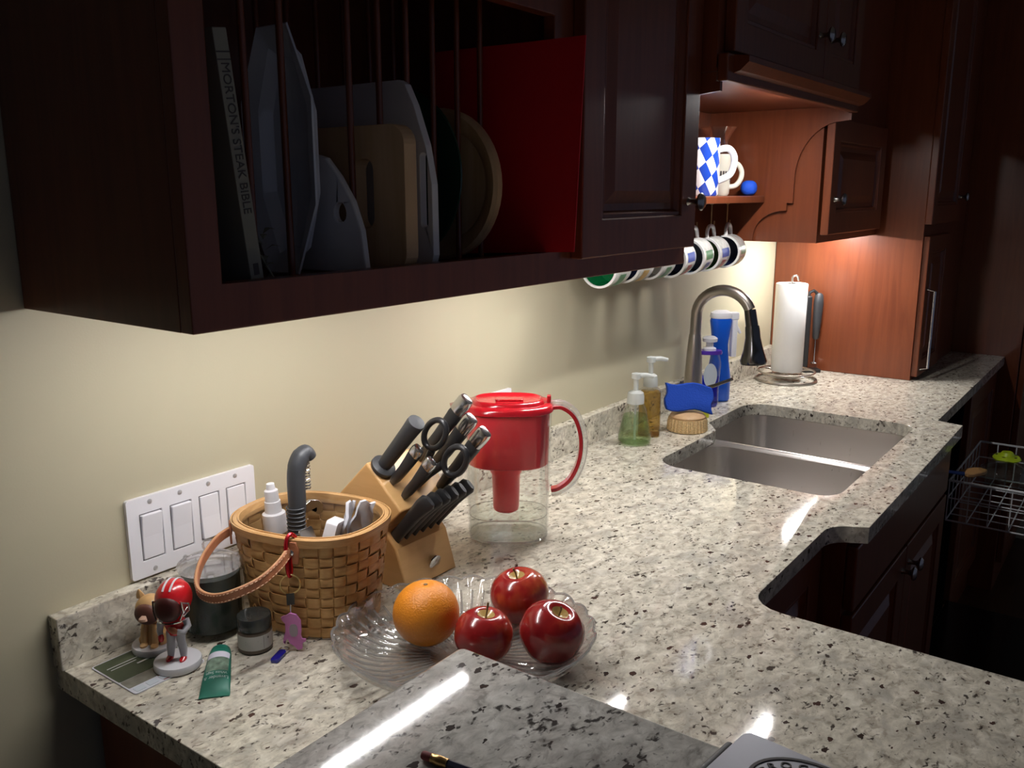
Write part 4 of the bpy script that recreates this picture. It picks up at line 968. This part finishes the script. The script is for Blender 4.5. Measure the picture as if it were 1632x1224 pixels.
dg = thing('dog_figurine', 'tan puppy figurine with big head on round white base', 'figurine', (.397, -.0625, .0021), -1.02); dg.scale = (.93, .93, .93)
base_disc(dg, .0305, .009)
blob([(0, .004, .009, .0155, .0155), (0, .005, .016, .0165, .0160), (0, .004, .026, .0135, .0130), (0, .001, .036, .0100, .0095), (0, -.001, .044, .0075, .0075)]).build('body', 'dog_tan', dg)
for sx in (-1, 1):
    MB().tube([(sx*.0075, -.007, .040), (sx*.0080, -.0115, .026), (sx*.0078, -.0125, .013)], [.0050, .0048, .0042], 10).build('foreleg', 'dog_tan', dg)
    blob([(sx*.0078, -.0155, .0092, .0048, .0062), (sx*.0078, -.0155, .0120, .0050, .0064), (sx*.0078, -.0140, .0145, .003, .004)]).build('paw', 'dog_tan', dg)
    blob([(sx*.0145, .000, .0092, .0050, .010), (sx*.0150, .000, .015, .0058, .0105), (sx*.0130, .003, .023, .004, .007)]).build('haunch', 'dog_tan', dg)
dh = MB().loft([[(.0215*s_*math.cos(a), .0195*s_*math.sin(a)-.001, .0610-.0205*c) for a in [2*PI*k/28 for k in range(28)]] for s_, c in [(max(.02, math.sin(q)), math.cos(q)) for q in [PI*k/16 for k in range(17)]]]).build('head', 'dog_tan', dg)
MB().loft([[(.0175*s_*math.cos(a), -.0135-.0085*math.sin(q), .0585+.0160*s_*math.sin(a)) for a in [2*PI*k/24 for k in range(24)]] for q, s_ in [(q, max(.02, math.cos(q)**.55)) for q in [PI/2*k/8 for k in range(9)]]], (True, True)).build('face', 'dog_face', dh)
blob([(0, -.022, .0525, .003, .003), (0, -.0255, .0535, .0062, .004), (0, -.0255, .057, .0055, .0042), (0, -.023, .0595, .003, .003)]).build('muzzle', 'figure_skin', dh)
for sx in (-1, 1):
    MB().loft([[(sx*(.0125+.0035*t+w*(.0085-.0065*t*t)), dy*(.0045-.003*t), .0755+.0135*t-.002*abs(w)) for w, dy in ((-1, 0), (0, -1), (1, 0), (0, 1))][::sx] for t in (0, .35, .7, 1)]).build('ear', 'dog_tan', dh, smooth=70, bevel=.0012)
# ------------------------------------------------------------------ knife block
KB = thing('knife_block', 'slanted maple knife block with round chrome badge', 'knife block', (0, 0, .0004))
KX0, KX1 = .716, .832
prof = [(.030, 0), (.218, 0), (.198, .064), (.172, .090), (.2105, .127), (.141, .191), (.030, .083)]
MB().prism(prof, -KX1, -KX0, M=FX).build('block', 'maple', KB, smooth=20, bevel=.003, seg=3)
MB().lathe([(.0125, 0), (.0125, .002), (.0110, .003), (.001, .0032)], 24, M=T(.786, -.2115, .0235) @ RX(PI/2+.29)).build('badge', 'chrome', KB)
AX = Vector((0, -.66, .75)).normalized(); TX_ = Vector((0, -.75, -.66)).normalized()
FACE0 = Vector((0, -.141, .1915))
def kmat(x, s, l=0):   # frame on the slot face: local z along the handle, local y along the face, local x = world -x
    o = FACE0+TX_*s+AX*l; return basis((x, o.y, o.z), (-1, 0, 0), tuple(TX_), tuple(AX)) if False else basis((x, o.y, o.z), (1, 0, 0), tuple(AX.cross(Vector((1, 0, 0)))), tuple(AX))
def handle_rings(L, w=.0085, h=.0125, taper=1.0):
    r = []
    for t, sw_, sh_ in ((0, .55, .55), (.06, .8, .7), (.2, 1, .88), (.5, 1, .95), (.8, 1, 1.1), (.93, 1, 1.18), (1, .85, 1.0)):
        r.append([(x, y-.0015*math.sin(PI*t), t*L) for x, y in superell(w*sw_, h*sh_, 18, 3)])
    return r
def knife(label, x, s, L, cap=.026, w=.0080, h=.0103, blade=.06):
    M = kmat(x, s); t = thing('kitchen_knife', label, 'knife', group='steel-capped knives in the block')
    t.matrix_world = M
    MB().loft(handle_rings(L-cap, w, h)).build('handle', 'black_plastic', t)
    a, b = w*1.02, h*1.2
    MB().loft([[(x_, y_, z) for x_, y_ in superell(a*q, b*q, 18, 3)] for z, q in ((L-cap-.002, .97), (L-cap, 1), (L-.006, 1), (L-.001, .86), (L, .6))]).build('end_cap', 'steel', t)
    MB().loft([[(x_, y_, z) for x_, y_ in superell(w*.35, h*.6, 12, 3)] for z in (-.004, .004)]).build('bolster', 'steel', t)
    return t
steel_M = kmat(.7345, .018)
ks = thing('honing_steel', 'black-handled honing steel with wide round guard in the block', 'honing steel'); ks.matrix_world = steel_M
MB().lathe([(.0185, .001), (.0200, .004), (.0195, .008), (.013, .011)], 28).build('guard', 'soft_black', ks)
MB().lathe([(.0105, .010), (.0115, .020), (.0122, .060), (.0132, .095), (.0140, .108), (.0132, .113), (.001, .115)], 24).build('handle', 'soft_black', ks)
knife('small capped knife standing below the honing steel', .7350, .046, .086, .014, .0062, .0085)
knife('small capped knife lowest in the slot face beside the scissors', .7370, .074, .090, .015, .0062, .0085)
knife('large capped chef knife highest in the slot face', .8150, .024, .150, .028)
knife('large capped slicing knife in the middle of the slot face', .8140, .050, .136, .028)
knife('large capped bread knife lowest of the big handles', .8120, .081, .142, .028)
scM = kmat(.7740, .062)
sc = thing('kitchen_scissors', 'black-handled kitchen scissors with two finger loops in the block', 'scissors'); sc.matrix_world = scM
# local y runs up along the slot face
for sy in (1, -1):
    loop = [(.0, sy*(.026+.0175*math.cos(a)), .092+.027*math.sin(a)) for a in [2*PI*k/30 for k in range(30)]]
    MB().tube(loop, .0048, 10, closed=True).build('finger_loop', 'black_plastic', sc)
    MB().tube([(0, sy*.003, .004), (0, sy*.006, .035), (0, sy*.014, .068)], [.006, .0068, .006], 10).build('arm', 'black_plastic', sc)
MB().tube([(-.006, 0, .028), (.006, 0, .028)], .0042, 12).build('pivot', 'steel', sc)
# steak knives in the lower tier
LO = Vector((0, -.185, .0775))
for k in range(6):
    x = .728+.0185*k
    t = thing('steak_knife', ['black steak knife in the lower tier nearest the woven basket', 'second steak knife of the lower tier from the woven basket', 'third steak knife of the lower tier from the woven basket', 'third steak knife of the lower tier from the red pitcher', 'second steak knife of the lower tier from the red pitcher', 'black steak knife in the lower tier nearest the red pitcher'][k], 'knife', group='six steak knives in the knife block')
    t.matrix_world = basis((x, LO.y, LO.z), (1, 0, 0), tuple(AX.cross(Vector((1, 0, 0)))), tuple(AX))
    MB().loft([[(x_, y_+oy, z) for x_, y_ in superell(.0066*q, .0125*h, 16, 2.6)] for z, q, h, oy in ((-.002, .5, .85, 0), (.010, .8, .8, 0), (.030, 1, .78, -.001), (.060, 1, .88, -.001), (.085, 1, 1.05, -.002), (.098, .9, 1.08, -.004), (.104, .5, .7, -.006))]).build('handle', 'black_plastic', t)
    MB().box(-.0009, .0009, -.004, .004, -.006, .0).build('blade', 'steel', t, smooth=0)

# ------------------------------------------------------------------ water filter pitcher
PU = Vector((.593, -.805, 0))
pt_ = thing('water_pitcher', 'clear water filter pitcher with red lid and red filter', 'pitcher', (.992, -.203, .0004), math.atan2(PU.y, PU.x)); pt_.scale = (1, 1, .962)
def el2(a, b, z, ox=0, e=2.7): return [(x+ox, y, z) for x, y in superell(a, b, 48, e)]
ov = ((.060, .046, .0), (.067, .052, .004), (.0695, .0545, .012), (.0715, .056, .10), (.0735, .0575, .20), (.0745, .058, .236))
MB().loft([el2(a, b, z) for a, b, z in ov]+[el2(a-.0025, b-.0025, z) for a, b, z in reversed(ov[1:])], (True, True)).build('jug', 'clear_plastic', pt_, smooth=50)
MB().tube([(x, y, .006) for x, y, z in el2(.0670, .0520, 0)], .0016, 6, closed=True).build('base_rim', 'crystal_edge', pt_)
MB().tube([(x, y, .046) for x, y, z in el2(.0672, .0522, 0)], .0008, 6, closed=True).build('water_line', 'crystal_edge', pt_)
MB().loft([el2(.0665-.0028, .0515-.0028, .0075), el2(.0695-.0028, .0545-.0028, .014), el2(.0703-.0028, .0552-.0028, .046)]).build('water', 'water', pt_, smooth=50)
MB().loft([el2(.0655, .050, .139), el2(.0690, .0535, .142), el2(.0700, .0543, .20), el2(.0708, .0550, .238)]).build('reservoir', 'red_reservoir', pt_, smooth=50)
fl = MB().lathe([(.019, .049), (.0215, .051), (.0225, .055), (.0245, .118), (.0275, .122), (.0280, .139)], 32, M=T(-.004, 0, 0)).build('filter', 'red_reservoir', pt_)
MB().loft([el2(.0745, .0585, .2365), el2(.0775, .0610, .2385), el2(.0770, .0605, .2460), el2(.0720, .0560, .2500), el2(.0620, .0480, .2510), el2(.0600, .0460, .2560), el2(.0560, .0420, .2575), el2(.0520, .0385, .2540), el2(.030, .020, .2535)]).build('lid', 'red_plastic', pt_, smooth=50)
MB().loft([[(x, y, z) for x, y in rrect(-.022, .026, -.010, .010, .004, 3)] for z in (.2535, .2565)]).build('lid_grip', 'red_plastic', pt_, bevel=.001)
MB().loft([[(x, y, z) for x, y in rrect(.066, .073, -.006, .006, .002, 3)] for z in (.246, .2625)]).build('lid_tab', 'red_plastic', pt_, bevel=.001)
MB().loft([[(-.072, -.016, .20), (-.078, 0, .20), (-.072, .016, .20), (-.071, 0, .20)], [(-.080, -.020, .238), (-.098, 0, .238), (-.080, .020, .238), (-.078, 0, .238)], [(-.081, -.020, .248), (-.100, 0, .248), (-.081, .020, .248), (-.079, 0, .248)]], (True, True)).build('spout', 'crystal', pt_, smooth=50)
hpath = spline([(.073, 0, .240), (.092, 0, .240), (.113, 0, .222), (.124, 0, .185), (.122, 0, .145), (.108, 0, .110), (.088, 0, .092), (.074, 0, .088)], 6)
def hband(path, w, t0, t1):
    rings = []
    for i, p in enumerate(path):
        a, b = path[max(i-1, 0)], path[min(i+1, len(path)-1)]; t = (b-a).normalized(); nn = Vector((t.z, 0, -t.x))
        if nn.x < 0 and i > 2: nn = nn
        rings.append([tuple(p-nn*q+Vector((0, s_, 0))) for s_, q in ((-w, t0), (w, t0), (w, t1), (-w, t1))])
    return MB().loft(rings)
hband(hpath, .0095, -.003, .0035).build('handle', 'red_plastic', pt_, smooth=50, bevel=.0012)
hband(hpath, .0075, .0036, .012).build('inner_grip', 'crystal_edge', pt_, smooth=50, bevel=.001)

# ------------------------------------------------------------------ crystal dish and fruit
DC = (.618, -.411)
ds = thing('crystal_dish', 'scalloped cut-glass dish with radiating ribs holding the fruit', 'glass dish', (DC[0], DC[1], .0004))
NS, NA = 26, 26*8
def dish_ring(r, z, rib, sc_, up=0):
    out = []
    for k in range(NA):
        a = 2*PI*k/NA; lobe = abs(math.sin(NS*a/2))
        rr = r*(1+sc_*(lobe-.6)); ee = .94+.05*math.cos(2*(a+.93))
        out.append((rr*ee*math.cos(a), rr*ee*math.sin(a), z+rib*math.cos(2*NS*a)+up*(lobe-.6)))
    return out
inn = [(.004, .0065, 0, 0, 0), (.045, .0065, .0004, 0, 0), (.085, .0070, .0012, 0, 0), (.112, .0100, .0018, 0, 0), (.135, .0190, .0022, 0, 0), (.152, .031, .0022, .008, .001), (.166, .0445, .0012, .02, .004)]
out_ = [(.1695, .0455, 0, .02, .004), (.170, .0430, 0, .02, .004), (.156, .027, 0, .008, .001), (.139, .014, 0, 0, 0), (.114, .004, 0, 0, 0), (.085, .0012, 0, 0, 0), (.082, 0, 0, 0, 0), (.004, 0, 0, 0, 0)]
MB().loft([dish_ring(*q) for q in inn+out_]).build('bowl', 'crystal', ds, smooth=70)
for k in range(NS*2):
    a = 2*PI*k/(NS*2); ee = .94+.05*math.cos(2*(a+.93))
    pts = [((r*ee)*math.cos(a), (r*ee)*math.sin(a), z+.0010) for r, z, *_ in inn[1:6]]
    MB().tube(pts, [.0009, .0014, .0017, .0019, .0015], 6).build('rib', 'crystal_edge', ds)
MB().tube(dish_ring(.1682, .0455, 0, .02, .004), .0017, 6, closed=True).build('rim', 'crystal_edge', ds)
og = thing('orange', 'whole orange resting in the crystal dish', 'orange', (.611, -.352, .0085))
R_ = .0438
MB().loft([[(R_*s_*math.cos(a)*(1+.012*math.cos(3*a)), R_*s_*math.sin(a), R_*.97*(1-c)+(-.0025 if c < -.985 else 0)) for a in [2*PI*k/40 for k in range(40)]] for s_, c in [(max(.01, math.sin(q)), math.cos(q)) for q in [PI*k/28 for k in range(29)]]]).build('peel', 'orange_skin', og, smooth=180)
MB().lathe([(.0030, 0), (.0026, .0012), (.0008, .0016)], 8, M=T(0, 0, R_*1.94-.003)).build('navel', 'apple_stem', og)
def apple(label, x, y, z, r, mat, tilt, stem):
    t = thing('apple', label, 'apple', (x, y, z)); t.rotation_euler = tilt
    rings = []
    for q in [PI*k/30 for k in range(31)]:
        th = q; c = math.cos(th); s_ = math.sin(th)
        rr = r*s_*(1+.06*math.cos(th-.0)*-1*0+.07*(c if c > 0 else 0)*s_)
        zz = r*.93*c
        if c > 0: zz -= r*.30*math.exp(-(s_/.28)**2)
        else: zz += r*.14*math.exp(-(s_/.25)**2)
        rr *= 1-.07*(1-c)*.5
        rings.append([(max(rr, .0004)*math.cos(a)*(1+.02*math.cos(5*a)*(c < 0)), max(rr, .0004)*math.sin(a)*(1+.02*math.cos(5*a)*(c < 0)), zz+r*.86) for a in [2*PI*k/36 for k in range(36)]])
    MB().loft(rings[::-1]).build('skin', mat, t, smooth=180)
    zt = r*.86+r*.93-r*.30
    MB().tube([(0, 0, zt-.002), (.001, 0, zt+.009), (.003, .001, zt+stem)], [.0011, .0011, .0016], 8).build('stem', 'apple_stem', t)
apple('dark red apple with stem facing up, between the orange and the bar slab', .619, -.437, .0095, .0385, 'apple_0', (.10, .05, 0), .020)
apple('glossy red apple tilted to show its stem hollow', .668, -.497, .013, .0425, 'apple_1', (.30, -.22, .8), .012)
apple('red apple with yellow blush, farthest from the bar slab', .734, -.421, .012, .0420, 'apple_2', (-.10, .12, 1.9), .016)

# ------------------------------------------------------------------ pencil and tin on the bar
pc = thing('pencil', 'dark navy pencil with brass ferrule and worn eraser on the bar', 'pencil', (.277, -.650, .1541), math.atan2(-.80, .10))
MB().tube([(0, 0, 0), (.002, 0, 0), (.009, 0, 0)], [.0030, .0036, .0036], 14).build('eraser', 'eraser', pc)
MB().tube([(.009, 0, 0), (.012, 0, 0), (.0125, 0, 0), (.019, 0, 0), (.0195, 0, 0), (.024, 0, 0)], [.0039, .0039, .0042, .0042, .0038, .0039], 14).build('ferrule', 'ferrule', pc)
MB().tube([(.024, 0, 0), (.16, 0, 0), (.178, 0, 0)], [.0037, .0037, .0006], 6).build('shaft', 'pencil_navy', pc)
bxn = thing('tin_box', 'grey hinged tin with oval black stamp standing on the bar', 'tin', (.418, -.862, .1505), -.10)
MB().prism(rrect(-.175, -.004, -.30, 0, .006, 4), 0, .024).build('tray', 'tin', bxn, bevel=.001)
MB().prism(rrect(-.177, -.002, -.302, .001, .008, 4), .0245, .034).build('lid', 'tin', bxn, bevel=.0025)
MB().tube([(-.020, .0045, .026), (-.070, .0045, .026)], .005, 12).build('hinge', 'tin_dark', bxn)
lc = T(-.0405, -.0680, .0343) @ RZ(-PI/2)
oo = superell(.046, .036, 48, 2); oi = superell(.0435, .0335, 48, 2)
stp = MB().prism(oo, 0, .0003, M=lc, holes=[list(reversed(oi))])
word = 'GROCERS'
for k, chh in enumerate(word):
    a = math.radians(178-122*k/(len(word)-1)); p = (.0365*math.cos(a), .0262*math.sin(a), 0)
    m_ = text_mb(chh, .0105, lc @ T(*p) @ RZ((a-PI/2)*.75), .0003); stp.add(m_.v, m_.f)
stp.build('stamp', 'print_dark', bxn, smooth=0)

# ------------------------------------------------------------------ dishes in the dishwasher rack
sbn = thing('wooden_brush', 'wooden dish brush with blue band lying on the dishwasher rack', 'brush', (2.470, -.715, -.180), -.5)
MB().loft([[(x, y*w, z) for y, z in ((-.022, 0), (.022, 0), (.022, .012), (-.022, .012))] for x, w in ((-.038, .7), (-.025, 1), (.025, .95), (.045, .55))]).build('head', 'wood_brush', sbn, bevel=.003)
MB().tube([(-.036, 0, .007), (-.060, .006, .012), (-.110, .020, .022)], [.006, .005, .004], 10).build('handle', 'handle_blue', sbn)
gl_ = thing('glass_bowl', 'shallow clear glass bowl upside down in the dishwasher rack', 'glass bowl', (2.505, -.785, -.1805))
MB().lathe([(.062, .0), (.064, .002), (.058, .020), (.040, .034), (.015, .040), (.001, .0405), (.001, .0375), (.038, .031), (.056, .018), (.060, 0)], 36).build('bowl', 'jar_glass', gl_)
lm = thing('lime_strainer', 'lime green sink strainer lying in the dishwasher rack', 'strainer', (2.690, -.770, -.180), .4)
MB().lathe([(.040, .0), (.042, .003), (.036, .010), (.022, .013), (.016, .022), (.010, .023), (.001, .018)], 28, sy=.9).build('cup', 'lime', lm)
for k in range(5):
    a = 2*PI*k/5
    MB().lathe([(.005, .0108), (.005, .0118), (.001, .0119)], 10, M=T(.028*math.cos(a), .026*math.sin(a), 0)).build('hole', 'black_plastic', lm)
for k, (x, y, r, h, lb) in enumerate(((2.800, -.735, .030, .095, 'clear tumbler upside down beside the lime strainer in the rack'), (2.800, -.830, .032, .090, 'clear tumbler upside down at the far rail of the rack'), (2.560, -.880, .034, .085, 'clear tumbler upside down near the glass bowl in the rack'), (2.690, -.875, .033, .100, 'tall clear tumbler upside down in the middle of the rack'))):
    t = thing('tumbler', lb, 'glass', (x, y, -.2972), group='tumblers in the dishwasher rack')
    MB().lathe([(r, 0), (r*1.0, .002), (r*.85, h), (r*.6, h+.002), (.001, h+.002), (.001, h-.004), (r*.8, h-.005), (r-.002, .001)], 28).build('cup', 'jar_glass', t)
